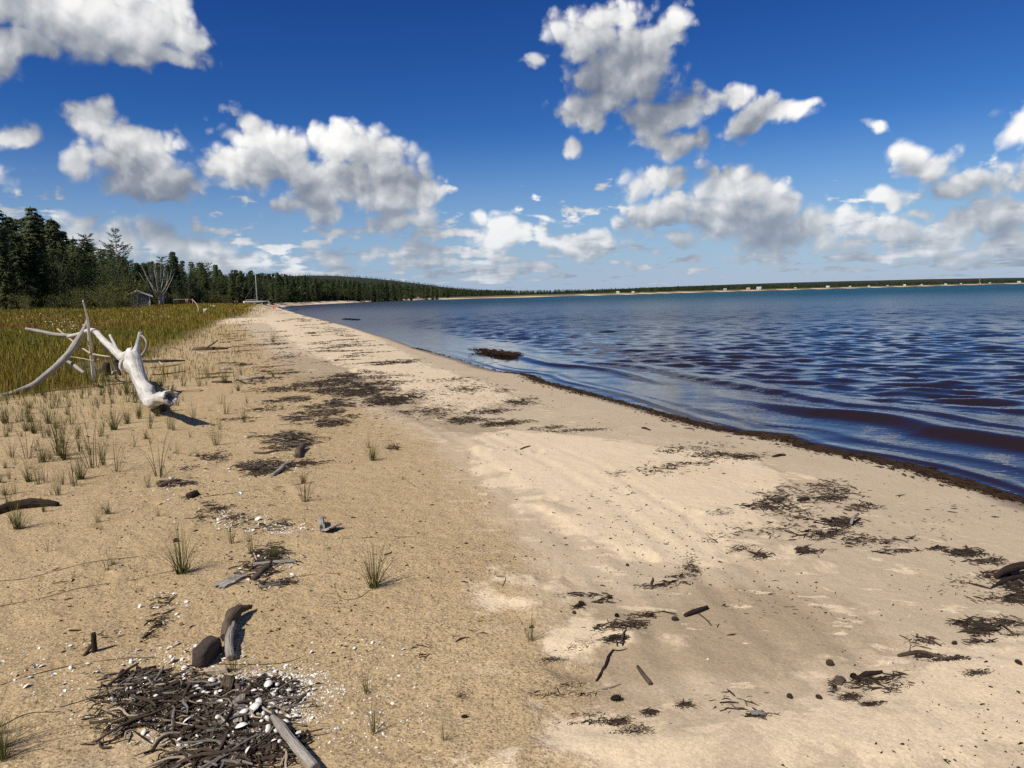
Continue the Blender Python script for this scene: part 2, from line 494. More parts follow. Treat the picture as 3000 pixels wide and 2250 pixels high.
# ================================================================ sand
mat_sand, nb, bs = material('sand')
p_ = pos(nb)
pale = attr_node(nb, 'pale'); shore = attr_node(nb, 'shore'); coarse = attr_node(nb, 'coarse')
edge = nb.n2(p_, 2.2, 6, 0.6)
pm = nb.rng(nb.m('ADD', pale, nb.m('MULTIPLY', nb.m('SUBTRACT', edge, 0.5), 1.7)), -0.10, 0.16)
isl = nb.rng(nb.n2(nb.v('MULTIPLY', p_, (1.0, 2.4, 1.0)), 2.6, 5, 0.6), 0.615, 0.665)      # small dry islands on the damp crust
isl = nb.m('MULTIPLY', isl, nb.m('SUBTRACT', 1.0, coarse))
pm = nb.m('MAXIMUM', pm, nb.m('MULTIPLY', isl, nb.rng(shore, 1.2, 2.4)))
cm = nb.rng(nb.m('ADD', coarse, nb.m('MULTIPLY', nb.m('SUBTRACT', edge, 0.5), 0.8)), 0.3, 0.75)
cm = nb.m('MULTIPLY', cm, nb.m('SUBTRACT', 1.0, pm))
grain1 = nb.n2(p_, 210.0, 2, 0.7)
grain2 = nb.voro(p_, 130.0, 0, feature='F1', out='Color', dim='2D')
gs = nb.sep(grain2)
c_damp = nb.mix(nb.n2(p_, 1.3, 4, 0.6), (0.430, 0.335, 0.225, 1), (0.540, 0.430, 0.302, 1))
c_pale = nb.mix(nb.n2(p_, 0.9, 3, 0.6), (0.610, 0.482, 0.322, 1), (0.715, 0.578, 0.405, 1))
c_coarse = nb.mix(nb.n2(p_, 0.8, 5, 0.62), (0.375, 0.268, 0.140, 1), (0.520, 0.388, 0.225, 1))
col = nb.mix(cm, c_damp, c_coarse)
col = nb.mix(pm, col, c_pale)
dmk = nb.rng(nb.m('ADD', attr_node(nb, 'damp'), nb.m('MULTIPLY', nb.m('SUBTRACT', edge, 0.5), 1.3)), -0.15, 0.25)
col = nb.mix(nb.m('MULTIPLY', nb.m('MULTIPLY', dmk, nb.m('SUBTRACT', 1.0, pm)), 0.62), col, (0.300, 0.222, 0.138, 1))
amp = nb.m('ADD', nb.m('MULTIPLY', cm, 0.42), 0.34)
gf = nb.m('ADD', nb.m('MULTIPLY', nb.m('SUBTRACT', gs[0], 0.5), 0.75), nb.m('MULTIPLY', nb.m('SUBTRACT', grain1, 0.5), 0.9))
gmul = nb.m('ADD', 1.0, nb.m('MULTIPLY', gf, amp))
col = nb.v('SCALE', col, scale=gmul)
speck = nb.m('MULTIPLY', nb.rng(gs[1], 0.90, 0.93), nb.m('ADD', nb.m('MULTIPLY', cm, 0.60), 0.10))    # dark mineral grains
col = nb.mix(speck, col, (0.10, 0.075, 0.05, 1))
turf = nb.rng(nb.m('ADD', attr_node(nb, 'turf'), nb.m('MULTIPLY', nb.m('SUBTRACT', edge, 0.5), 0.7)), 0.35, 0.75)
col = nb.mix(nb.m('MULTIPLY', turf, 0.92), col, nb.mix(edge, (0.085, 0.066, 0.026, 1), (0.175, 0.132, 0.056, 1)))
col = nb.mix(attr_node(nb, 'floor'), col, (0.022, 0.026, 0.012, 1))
wetn = nb.m('ADD', shore, nb.m('MULTIPLY', nb.m('SUBTRACT', nb.n2(p_, 1.6, 4, 0.6), 0.5), 0.5))
wet = nb.rng(wetn, 0.05, 0.55, 1.0, 0.0)
col = nb.mix(nb.m('MULTIPLY', wet, 0.8), col, (0.13, 0.085, 0.05, 1))
nb.t.links.new(col, bs.inputs['Base Color'])
nb.t.links.new(nb.m('SUBTRACT', 0.95, nb.m('MULTIPLY', wet, 0.55)), bs.inputs['Roughness'])
bs.inputs['Specular IOR Level'].default_value = 0.25
h1 = nb.n2(p_, 55.0, 4, 0.65)
h2 = nb.n2(p_, 9.0, 3, 0.55)
h = nb.m('ADD', nb.m('MULTIPLY', h1, nb.m('ADD', 0.002, nb.m('MULTIPLY', cm, 0.0045))), nb.m('MULTIPLY', h2, nb.m('ADD', 0.009, nb.m('MULTIPLY', cm, 0.012))))
h = nb.m('ADD', h, nb.m('MULTIPLY', grain1, nb.m('ADD', 0.0011, nb.m('MULTIPLY', cm, 0.0009))))
nb.t.links.new(bump(nb, h, 1.0, 1.0), bs.inputs['Normal'])

def polar(radii, angs):
    A, R_ = np.meshgrid(angs, radii)
    x, y = (R_ * np.sin(A)).ravel(), (R_ * np.cos(A)).ravel()
    nr, na = len(radii), len(angs)
    i = np.arange(nr - 1)[:, None] * na + np.arange(na - 1)[None, :]
    f = np.stack([i, i + 1, i + na + 1, i + na], -1).reshape(-1, 4)[:, ::-1]
    return x, y, f

R_ = math.radians
angs = np.concatenate([np.linspace(R_(-180), R_(-44), 30)[:-1], np.linspace(R_(-44), R_(44), 620), np.linspace(R_(44), R_(180), 30)[1:]])
radii = np.concatenate([[0.02, 0.8], np.geomspace(1.6, 60, 330), np.geomspace(60, 9000, 100)[1:]])
x, y, f = polar(radii, angs)
z = land_z(x, y)
me = mesh_np('beach', np.stack([x, y, z], 1), f, True)
s_ = shore_s(x, y)
pv = np.full(x.shape, -1.0)
nr_ = np.hypot(x, y) < 60
pv[nr_] = np.clip(np.max([sd_poly(x[nr_], y[nr_], p) for p in PALE], axis=0), -1, 1)
pv[~nr_] = np.where(s_[~nr_] < 14, 0.6, -0.5)
attr(me, 'pale', pv)
attr(me, 'shore', s_)
COARSE = polyg([(-400,1750),(1330,1750),(1290,1500),(1215,1300),(1120,1150),(1010,1010),(900,930),(760,862),(640,800),(560,740),(520,700),(300,695),(-300,705)], 0.55)
cv = np.zeros(x.shape); cv[nr_] = np.clip(sd_poly(x[nr_], y[nr_], COARSE) * 0.8 + 0.5, 0, 1)
attr(me, 'coarse', cv)
DAMP = [polyg([(600,770),(690,778),(800,798),(900,796),(975,812),(880,838),(862,862),(930,888),(1010,902),(1160,925),(1280,935),(1100,948),(960,945),(880,925),(800,890),(740,866),(660,850),(600,820)], 0.45),
        polyg([(1180,1340),(1300,1300),(1480,1260),(1650,1230),(1800,1260),(1900,1330),(1920,1400),(1800,1440),(1700,1500),(1560,1570),(1380,1590),(1250,1560),(1180,1470)], 0.48)]
dv = np.full(x.shape, -1.0); dv[nr_] = np.clip(np.max([sd_poly(x[nr_], y[nr_], p) for p in DAMP], axis=0), -1, 1)
attr(me, 'damp', dv)
MEADOW = np.array([ground(q0 * K, q1 * K)[:2] for q0, q1 in [(-700,714),(-300,692),(0,672),(300,668),(470,664),(575,660.5),(560,664),(520,670),(500,677),(478,694),(440,716),(395,742),(330,770),(280,800),(215,832),(100,848),(-60,880),(-700,960)]])
rr_ = np.hypot(x, y)
tv = np.where(rr_ < 70, np.clip(sd_poly(x, y, MEADOW) * 0.35 + 0.5, 0, 1), np.clip((s_ - 7) * 0.10 + 0.5, 0, 1))
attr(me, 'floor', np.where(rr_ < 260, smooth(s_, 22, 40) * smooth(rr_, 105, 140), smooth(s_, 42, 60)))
attr(me, 'turf', tv)
o = link('beach', me, mat_sand); tag(o, kind='structure', label='tan sand beach with pale dry drifts running along the lake')

# ================================================================ lake
mat_lake, nb, bs = material('lake_water')
p_ = pos(nb)
off = attr_node(nb, 'off')
body = nb.ramp(nb.rng(off, 0.0, 1.0, interp='LINEAR'), [(0.0, (0.022, 0.011, 0.006)), (0.25, (0.018, 0.013, 0.013)), (0.5, (0.014, 0.024, 0.034)), (0.8, (0.008, 0.058, 0.085)), (1.0, (0.006, 0.062, 0.105))])
nb.t.links.new(body, bs.inputs['Base Color'])
nb.t.links.new(attr_node(nb, 'rough'), bs.inputs['Roughness'])
bs.inputs['IOR'].default_value = 1.333
nb.t.links.new(nb.rng(off, 0.5, 1.0, 0.5, 0.22), bs.inputs['Specular IOR Level'])
rip = nb.noise(nb.v('MULTIPLY', p_, (1.0, 2.0, 1.0)), 6.0, 2, 0.5)
rip2 = nb.noise(nb.v('MULTIPLY', p_, (0.5, 1.5, 1.0)), 0.9, 3, 0.55)
hh = nb.m('ADD', nb.m('MULTIPLY', rip, nb.m('MULTIPLY', attr_node(nb, 'chop'), 0.020)), nb.m('MULTIPLY', rip2, attr_node(nb, 'swell')))
nb.t.links.new(bump(nb, hh, 1.0, 1.0), bs.inputs['Normal'])

angs = np.linspace(R_(-28), R_(50), 570)
radii = np.concatenate([np.geomspace(4.5, 110, 680), np.geomspace(110, 7000, 80)[1:]])
x, y, f = polar(radii, angs)
s_ = shore_s(x, y)
dep = -s_
rr = np.hypot(x, y)
h = np.zeros(x.shape)
wr = np.random.default_rng(5)
for i in range(66):
    lam = 0.36 * (1.062 ** i) if i < 30 else wr.uniform(0.5, 1.3) if i < 52 else wr.uniform(1.3, 2.4)
    th = R_(wr.normal(-104, 30))
    k_ = 2 * math.pi / lam
    a_ = 0.0052 * lam ** 0.62 * (1.0 if lam < 1.5 else 0.85)
    ph = wr.uniform(0, 6.28)
    fade = smooth(lam / (rr * 0.0046 + 1e-6), 2.6, 5.0)          # leave out what the mesh can no longer carry
    wv = np.sin(k_ * (x * math.cos(th) + y * math.sin(th)) + ph + 0.8 * vnoise(x * 0.4 / lam, y * 0.4 / lam, i))
    h += a_ * fade * (1.6 * ((wv + 1) * 0.5) ** 1.7 - 0.7)
grow = 0.06 + 0.94 * smooth(dep, 2.4, 6.0)
patch = 0.85 + 0.5 * fbm(x * 0.12, y * 0.12, 44, 3)
h = h * grow * np.clip(patch, 0.35, 1.5)
def shore_wave(offset, height, width, x0, x1, seed):
    wob = 0.45 * fbm(x * 0.25, y * 0.25, seed, 2)
    d_ = dep - offset - wob
    prof = np.where(d_ < 0, np.exp(-(d_ / (width * 0.55)) ** 2), np.exp(-(d_ / (width * 1.3)) ** 2))
    return height * prof * smooth(y, x0 - 3, x0) * (1 - smooth(y, x1, x1 + 4))
h += shore_wave(2.1, 0.125, 0.55, -4, 12, 70) + shore_wave(3.4, 0.085, 0.45, 12, 22, 71) + shore_wave(2.3, 0.07, 0.35, 20, 30, 72)
h += shore_wave(0.30, 0.018, 0.14, -4, 40, 74) + shore_wave(1.0, 0.010, 0.22, -4, 40, 75)
h *= smooth(dep, -0.4, 0.5) * 0.9 + 0.1
me = mesh_np('lake', np.stack([x, y, h], 1), f, True)
attr(me, 'off', np.clip(np.interp(dep, [0, 3, 12, 40, 120, 500], [0, 0.16, 0.36, 0.55, 0.8, 1.0]), 0, 1))
attr(me, 'chop', (0.20 + 0.55 * smooth(dep, 0.5, 5)) / (1 + (rr / 16.0) ** 2))
attr(me, 'swell', 0.060 * smooth(rr, 18, 60) + 0.03 * smooth(rr, 80, 400))
attr(me, 'rough', 0.04 + 0.20 * smooth(rr, 15, 70) + 0.24 * smooth(rr, 60, 350))
o = link('lake', me, mat_lake); tag(o, kind='structure', label='dark rippled lake water, brown at the shore and blue further out')

# ================================================================ foliage materials
def leaf_mat(name, c0, c1, c2):
    m, nb, bs = material(name)
    oi = nb.t.nodes.new('ShaderNodeObjectInfo').outputs['Random']
    n_ = nb.noise(objco(nb), 1.3, 3, 0.6)
    col = nb.ramp(nb.m('ADD', nb.m('MULTIPLY', oi, 0.45), nb.m('MULTIPLY', n_, 0.55)), [(0.2, c0), (0.5, c1), (0.8, c2)])
    nb.t.links.new(col, bs.inputs['Base Color'])
    bs.inputs['Roughness'].default_value = 0.65
    bs.inputs['Specular IOR Level'].default_value = 0.25
    return m
mat_spruce = leaf_mat('spruce_needles', (0.020, 0.028, 0.010), (0.034, 0.046, 0.014), (0.058, 0.072, 0.020))
mat_pine = leaf_mat('pine_needles', (0.022, 0.038, 0.014), (0.034, 0.055, 0.018), (0.050, 0.075, 0.024))
mat_broad = leaf_mat('broad_leaves', (0.040, 0.062, 0.014), (0.062, 0.085, 0.018), (0.100, 0.115, 0.028))
mat_bush = leaf_mat('bush_leaves', (0.055, 0.070, 0.014), (0.095, 0.105, 0.020), (0.150, 0.140, 0.035))
m_, nb, bs = material('bark'); mat_bark = m_
nb.t.links.new(nb.mix(nb.noise(objco(nb), 9.0, 4, 0.6), (0.05, 0.04, 0.032, 1), (0.16, 0.14, 0.115, 1)), bs.inputs['Base Color']); bs.inputs['Roughness'].default_value = 0.9
m_, nb, bs = material('bare_grey_wood'); mat_bare = m_
nb.t.links.new(nb.mix(nb.noise(objco(nb), 6.0, 3, 0.6), (0.22, 0.20, 0.185, 1), (0.40, 0.38, 0.35, 1)), bs.inputs['Base Color']); bs.inputs['Roughness'].default_value = 0.9

def tube(path, radii, sides=6, caps=True):
    """quads of a tapered tube along a path"""
    path = np.asarray(path, float); radii = np.asarray(radii, float)
    n = len(path)
    tan = np.gradient(path, axis=0); tan /= np.linalg.norm(tan, axis=1)[:, None] + 1e-12
    ref = np.array([0.13, 0.21, 0.97]) if abs(tan[0][2]) < 0.9 else np.array([0.97, 0.13, 0.21])
    vs = []
    u = np.cross(tan[0], ref); u /= np.linalg.norm(u)
    for i in range(n):
        u = u - tan[i] * (u @ tan[i]); u /= np.linalg.norm(u) + 1e-12
        w_ = np.cross(tan[i], u)
        a = np.arange(sides) * 2 * math.pi / sides
        vs.append(path[i] + radii[i] * (np.cos(a)[:, None] * u + np.sin(a)[:, None] * w_))
    v = np.vstack(vs)
    f = []
    for i in range(n - 1):
        for k in range(sides):
            a, b = i * sides + k, i * sides + (k + 1) % sides
            f.append((a, b, b + sides, a + sides))
    if caps:
        v = np.vstack([v, path[:1], path[-1:]])
        c0, c1 = len(v) - 2, len(v) - 1
        for k in range(sides):
            b = (k + 1) % sides
            f.append((c0, b, k, k)); f.append((c1, (n - 1) * sides + k, (n - 1) * sides + b, (n - 1) * sides + b))
    return v, f

def join(parts):
    vs, fs, o_ = [], [], 0
    for v, f in parts:
        vs.append(np.asarray(v, float)); fs += [tuple(i + o_ for i in q) for q in f]; o_ += len(v)
    return np.vstack(vs), fs

def mesh_py(name, v, f, smooth_shade=False, mat=None):
    me = bpy.data.meshes.new(name)
    f = [tuple(dict.fromkeys(q)) for q in f]
    me.from_pydata([tuple(map(float, q)) for q in v], [], f)
    if smooth_shade: me.polygons.foreach_set('use_smooth', np.ones(len(me.polygons), bool))
    if mat: me.materials.append(mat)
    me.update()
    return me

def spray(rs, p, d, up, size, out):
    """one needle spray: a kinked leaf of two triangles along d"""
    side = np.cross(d, up); side /= np.linalg.norm(side) + 1e-9
    a = p - side * size * 0.30; b = p + side * size * 0.30; c = p + d * size - up * size * 0.22
    m_ = p + d * size * 0.45 + up * size * rs.uniform(0.02, 0.16)
    k = len(out[0]); out[0].extend([a, b, c, m_]); out[1].extend([(k, k + 3, k + 2), (k + 3, k + 1, k + 2)])

def conifer(seed, H, Rmax, kind):
    """trunk and crown of a conifer of height H; whorls of drooping (spruce) or upswept (pine) boughs set with sprays"""
    rs = random.Random(seed)
    out = ([], [])
    Z = np.array([0, 0, 1.0])
    lean = np.array([rs.uniform(-0.02, 0.02), rs.uniform(-0.02, 0.02), 0])
    z = H * (0.05 if kind != 'pine' else 0.22)
    wood = []
    while z < H * 0.985:
        t = z / H
        if kind == 'spruce': L = Rmax * (1 - t) ** 0.78 * rs.uniform(0.72, 1.12) + 0.18; nb_ = rs.randint(6, 8)
        elif kind == 'fir': L = Rmax * (1 - t) ** 0.60 * (0.75 + 0.35 * math.sin(t * 17 + seed)) * rs.uniform(0.6, 1.2) + 0.2; nb_ = rs.randint(5, 7)
        else: L = Rmax * min(1, (1.06 - t) * 1.9) * rs.uniform(0.55, 1.1) + 0.25; nb_ = rs.randint(4, 6)
        a0 = rs.uniform(0, 6.28)
        for k in range(nb_):
            if kind == 'fir' and rs.random() < 0.12: continue
            a = a0 + k * 6.283 / nb_ + rs.uniform(-0.35, 0.35)
            h_ = np.array([math.cos(a), math.sin(a), 0])
            rise = (0.10 - 0.35 * (1 - t)) if kind != 'pine' else rs.uniform(0.12, 0.42)
            if t > 0.86: rise += (t - 0.86) * 5
            ll = L * rs.uniform(0.75, 1.1)
            base = lean * z + Z * z
            if kind == 'pine': wood.append(tube([base, base + h_ * ll * 0.55 + Z * ll * rise * 0.4, base + h_ * ll * 0.95 + Z * ll * rise], [0.05, 0.035, 0.015], 3, False))
            ns = max(3, int(ll / (0.42 if kind != 'pine' else 0.26)) + 2)
            for j in range(ns):
                u = (j + 0.6) / ns
                if kind == 'pine' and u < 0.35: continue
                p = base + h_ * ll * u + Z * ll * (rise * u - (0.16 * u * u if kind != 'pine' else -0.15 * u * u)) + np.array([rs.uniform(-.06, .06), rs.uniform(-.06, .06), rs.uniform(-.1, .1)])
                for sgn in (-1, 1, 0.2):
                    dd = h_ * rs.uniform(0.5, 0.9) + np.cross(Z, h_) * sgn * rs.uniform(0.4, 1.0) + Z * (rs.uniform(-0.45, 0.05) if kind != 'pine' else rs.uniform(-0.05, 0.55))
                    dd /= np.linalg.norm(dd)
                    spray(rs, p, dd, Z, rs.uniform(0.60, 1.10) * (1.0 - 0.35 * u) * (1.0 if kind != 'pine' else 0.85), out)
        z += (0.030 if kind == 'spruce' else 0.036 if kind == 'fir' else 0.050) * H * rs.uniform(0.8, 1.25)
    for j in range(5):
        spray(rs, Z * (H * (0.93 + 0.012 * j)) + lean * H, np.array([rs.uniform(-.3, .3), rs.uniform(-.3, .3), 1.0]), np.array([1.0, 0.2, 0]), 0.5, out)
    tr = tube([(0, 0, -0.3), lean * H * 0.5 + Z * H * 0.5, lean * H + Z * H * 0.98], [0.013 * H + 0.03, 0.009 * H, 0.02], 6, False)
    return join([tr] + wood), out

def broadleaf(seed, H, W, ncl=26, leaf=0.26, per=70, low=0.25):
    rs = random.Random(seed)
    out = ([], [])
    wood = [tube([(0, 0, -0.2), (rs.uniform(-.2, .2), rs.uniform(-.2, .2), H * 0.5), (rs.uniform(-.4, .4), rs.uniform(-.4, .4), H * 0.9)], [0.016 * H + .02, 0.010 * H, 0.02], 5, False)]
    for k in range(ncl):
        u = rs.uniform(low, 1.0)
        prof = math.sin(math.pi * min(1, 0.18 + 0.80 * (1 - u) ** 0.8)) if u > 0.3 else 0.8
        a, r = rs.uniform(0, 6.28), W * prof * math.sqrt(rs.random()) * 0.85
        c = np.array([math.cos(a) * r, math.sin(a) * r, H * u])
        if k % 2 == 0: wood.append(tube([(0, 0, c[2] * 0.6), c * np.array([0.6, 0.6, 0.9]), c], [0.05, 0.03, 0.012], 3, False))
        cr = W * rs.uniform(0.22, 0.42)
        for j in range(per):
            d = np.array([rs.gauss(0, 1), rs.gauss(0, 1), rs.gauss(0, 0.75)]); d /= np.linalg.norm(d)
            p = c + d * cr * rs.uniform(0.55, 1.05)
            q = np.array([rs.gauss(0, 1), rs.gauss(0, 1), rs.gauss(0, 1)]); q /= np.linalg.norm(q)
            e = np.cross(q, d); e /= np.linalg.norm(e) + 1e-9
            s_ = leaf * rs.uniform(0.6, 1.2)
            k0 = len(out[0]); out[0].extend([p - e * s_ * 0.3, p + e * s_ * 0.3, p + q * s_, p + q * s_ * 0.5 + d * s_ * 0.12])
            out[1].extend([(k0, k0 + 3, k0 + 2), (k0 + 3, k0 + 1, k0 + 2)])
    return join(wood), out

KINDS = {}
def add_kind(key, n, fn, mat):
    KINDS[key] = []
    for i in range(n):
        (wv, wf), (lv, lf) = fn(i)
        KINDS[key].append((mesh_py(key + '_trunk', wv, wf, True, mat_bark), mesh_np(key + '_crown', lv, lf), ))
        KINDS[key][-1][1].materials.append(mat)
add_kind('spruce', 5, lambda i: conifer(100 + i, 15.0, 2.7 + 0.3 * i, 'spruce'), mat_spruce)
add_kind('fir', 5, lambda i: conifer(200 + i, 15.0, 3.0 + 0.3 * i, 'fir'), mat_spruce)
add_kind('pine', 3, lambda i: conifer(300 + i, 15.0, 4.2 + 0.4 * i, 'pine'), mat_pine)
add_kind('broad', 4, lambda i: broadleaf(400 + i, 9.0, 2.9 + 0.3 * i), mat_broad)
add_kind('bush', 4, lambda i: broadleaf(500 + i, 2.4, 1.5 + 0.2 * i, 16, 0.17, 60, 0.08), mat_bush)
HREF = {'spruce': 15.0, 'fir': 15.0, 'pine': 15.0, 'broad': 9.0, 'bush': 2.4}

def plant_tree(name, key, var, x, y, H, label, cat, group, rz=None, wide=1.0):
    z = float(land_z(np.array([x]), np.array([y]), False)[0])
    t = thing(name, label, cat, (x, y, z - 0.05), rnd.uniform(0, 6.28) if rz is None else rz, group)
    k = H / HREF[key]; t.scale = (k * wide, k * wide, k)
    tm, cm_ = KINDS[key][var % len(KINDS[key])]
    link('trunk', tm, parent=t); link('crown', cm_, parent=t)
    return t

# ---- the wood along the meadow: skyline of the photograph -> (picture x, y of tree tops), distance of the wood's edge
SKY_X = np.array([-120, 0, 22, 50, 85, 100, 130, 150, 180, 205, 232, 262, 292, 320, 350, 380, 402, 430, 452, 480, 505, 550, 600, 650, 700, 750, 800, 850, 900, 950, 1000, 1060, 1120])
SKY_Y = np.array([450, 452, 462, 462, 448, 458, 482, 498, 503, 508, 525, 535, 548, 562, 556, 542, 563, 560, 568, 572, 578, 582, 588, 592, 598, 601, 604, 608, 613, 618, 623, 626, 628])
EDGE_X = np.array([-200, 0, 250, 330, 400, 480, 560, 600, 640, 700, 760, 830, 900, 1000, 1120])
EDGE_D = np.array([118, 122, 132, 150, 180, 220, 280, 335, 400, 470, 530, 600, 680, 760, 830])
def zone(q):
    if q < 215: return 'left of the shed', 'left'
    if q < 330: return 'around the half hidden shed', 'shed'
    if q < 470: return 'behind the drying frame', 'frame'
    if q < 640: return 'behind the beached sailboat', 'boat'
    return 'beyond the sand point', 'bay'
ORD = ['first', 'second', 'third', 'fourth', 'fifth', 'sixth', 'seventh', 'eighth', 'ninth', 'tenth', 'eleventh', 'twelfth', 'thirteenth', 'fourteenth', 'fifteenth', 'sixteenth', 'seventeenth', 'eighteenth', 'nineteenth', 'twentieth']
def from_left(bases, xs):
    """gives look-alikes their place counted from the left"""
    seen, out = {}, list(bases)
    tot = {b: bases.count(b) for b in bases}
    for i in sorted(range(len(bases)), key=lambda k: xs[k]):
        b = bases[i]
        if tot[b] > 1:
            n = seen.get(b, 0); seen[b] = n + 1
            out[i] = b + ', ' + (ORD[n] if n < 20 else 'one of the last') + ' from the left'
    return out
def place(q, D):
    d = ray(q * K, 880.0); h = math.hypot(d[0], d[1])
    return d[0] / h * D, d[1] / h * D
def top_height(q, yq, D, x, y):
    d = ray(q * K, yq * K)
    zt = CAM[2] + D * d[2] / math.hypot(d[0], d[1])
    return zt - float(land_z(np.array([x]), np.array([y]), False)[0])
trees = []
rt = random.Random(3)
q = -70.0
while q < 1060:
    De = float(np.interp(q, EDGE_X, EDGE_D)); sk = float(np.interp(q, SKY_X, SKY_Y))
    for row in range(3):
        qq = q + rt.uniform(-9, 9) * 130 / De * (1 + row * 0.4)
        D = De + (rt.uniform(-3, 6), rt.uniform(9, 18), rt.uniform(22, 40))[row] * (1 + De / 900)
        x, y = place(qq, D)
        Hs = top_height(qq, sk, D, x, y)
        H = Hs * ((rt.uniform(0.42, 0.85), rt.uniform(0.72, 0.98), rt.uniform(0.86, 1.03))[row])
        r = rt.random()
        key = ('broad' if r < 0.42 else 'spruce' if r < 0.68 else 'fir' if r < 0.94 else 'pine') if row == 0 else ('spruce' if r < 0.40 else 'fir' if r < 0.86 else 'pine')
        if key == 'broad': H = min(H, 8.5)
        trees.append((qq, x, y, max(H, 2.5), key, row))
    q += (15.0 if q < 260 else 13.0 if q < 450 else 11.0) * rt.uniform(0.8, 1.2)
NAME = {'spruce': ('spruce_tree', 'narrow dark spruce'), 'fir': ('fir_tree', 'ragged dark fir'), 'pine': ('pine_tree', 'open crowned pine'), 'broad': ('birch_tree', 'lighter green leafy tree')}
base_ = []
for (qq, x, y, H, key, row) in trees:
    zn, zk = zone(qq)
    base_.append('%s%s, %s row %s' % ('tall ' if H > 13 else 'short ' if H < 7 else '', NAME[key][1], ('front', 'middle', 'back')[row], zn))
labs_ = from_left(base_, [t_[0] for t_ in trees])
for i, (qq, x, y, H, key, row) in enumerate(trees):
    plant_tree(NAME[key][0], key, i * 7 + row, x, y, H, labs_[i], 'tree', base_[i], wide=rt.uniform(0.85, 1.2) * (1.0 if H > 8 else 1.25))
# trees one can pick out
x, y = place(262, 133); plant_tree('pine_tree', 'pine', 1, x, y, top_height(262, 494, 133, x, y), 'tall pine with upswept layered boughs standing above its neighbours', 'tree', None, 0.4, 0.72)
x, y = place(85, 126); plant_tree('spruce_tree', 'fir', 2, x, y, top_height(85, 446, 126, x, y), 'tallest ragged spruce of the wood on the far left', 'tree', None, 1.0, 0.95)
x, y = place(12, 124); plant_tree('spruce_tree', 'fir', 1, x, y, top_height(12, 448, 124, x, y), 'big dark spruce cut by the left picture edge', 'tree', None, 2.0, 0.95)
x, y = place(252, 126); plant_tree('aspen_tree', 'broad', 2, x, y, top_height(252, 545, 126, x, y), 'bushy aspen in front of the tall pine', 'tree', None, 2.0, 0.9)
x, y = place(382, 178); plant_tree('spruce_tree', 'spruce', 2, x, y, top_height(382, 540, 178, x, y), 'pointed spruce right behind the bare grey tree', 'tree', None, 0.2, 0.9)
# bushes at the foot of the wood
bl_ = []
for i in range(46):
    qq = rt.uniform(-40, 520)
    D = float(np.interp(qq, EDGE_X, EDGE_D)) - rt.uniform(2, 14)
    if 268 < qq < 332 and D < 150: continue
    bl_.append((qq, D, rt.uniform(1.5, 3.6)))
bb_ = ['%s leafy bush under trees %s' % ('low' if q_[2] < 2.5 else 'tall', zone(q_[0])[0]) for q_ in bl_]
bn_ = from_left(bb_, [q_[0] for q_ in bl_])
for i, (qq, D, H) in enumerate(bl_):
    x, y = place(qq, D)
    plant_tree('bush', 'bush', i, x, y, H, bn_[i], 'bush', bb_[i])
for qq, D, H, lab in ((290, 118, 4.2, 'tall loose bush growing in front of the shed'), (226, 118, 3.4, 'yellow green bush left of the shed'), (182, 114, 3.0, 'rounded yellow green bush at the meadow edge'), (325, 136, 3.2, 'dense dark bush right of the shed'), (240, 112, 2.2, 'low bush at the meadow edge before the shed')):
    x, y = place(qq, D); plant_tree('bush', 'bush', int(qq), x, y, H, lab, 'bush', None, None, 0.8)

# ---- bare grey tree with many upright limbs
def bare_tree(x, y, H):
    rs = random.Random(77)
    z = float(land_z(np.array([x]), np.array([y]), False)[0])
    t = thing('bare_tree', 'leafless grey tree with many upright limbs before the wood', 'tree', (x, y, z), 0)
    v, f = tube([(0, 0, -0.3), (0.05, 0, H * 0.16), (0.1, 0, H * 0.3)], [0.22, 0.18, 0.13], 7)
    link('trunk', mesh_py('bare_trunk', v, f, True, mat_bare), parent=t)
    for i in range(13):
        a, sp = rs.uniform(0, 6.28), rs.uniform(0.05, 0.42)
        dx_, dy_ = math.cos(a) * sp * H, math.sin(a) * sp * H
        L = H * rs.uniform(0.72, 1.0) * (1 - 0.35 * sp)
        p0 = np.array([0.05, 0, H * rs.uniform(0.08, 0.24)])
        pts = [p0, p0 + np.array([dx_ * .45, dy_ * .45, (L - p0[2]) * .35]), p0 + np.array([dx_ * .8, dy_ * .8, (L - p0[2]) * .7]), np.array([dx_ * rs.uniform(.9, 1.1), dy_, L])]
        parts = [tube(pts, [0.085, 0.065, 0.045, 0.015], 5)]
        for j in range(3):
            b0 = pts[2] * (1 - j * .2) + pts[1] * j * .2
            parts.append(tube([b0, b0 + np.array([rs.uniform(-.6, .6), rs.uniform(-.6, .6), rs.uniform(.5, 1.2)])], [0.022, 0.006], 4))
        v, f = join(parts)
        link('limb', mesh_py('limb', v, f, True, mat_bare), parent=t)
x, y = place(345, 140); bare_tree(x, y, 8.2)

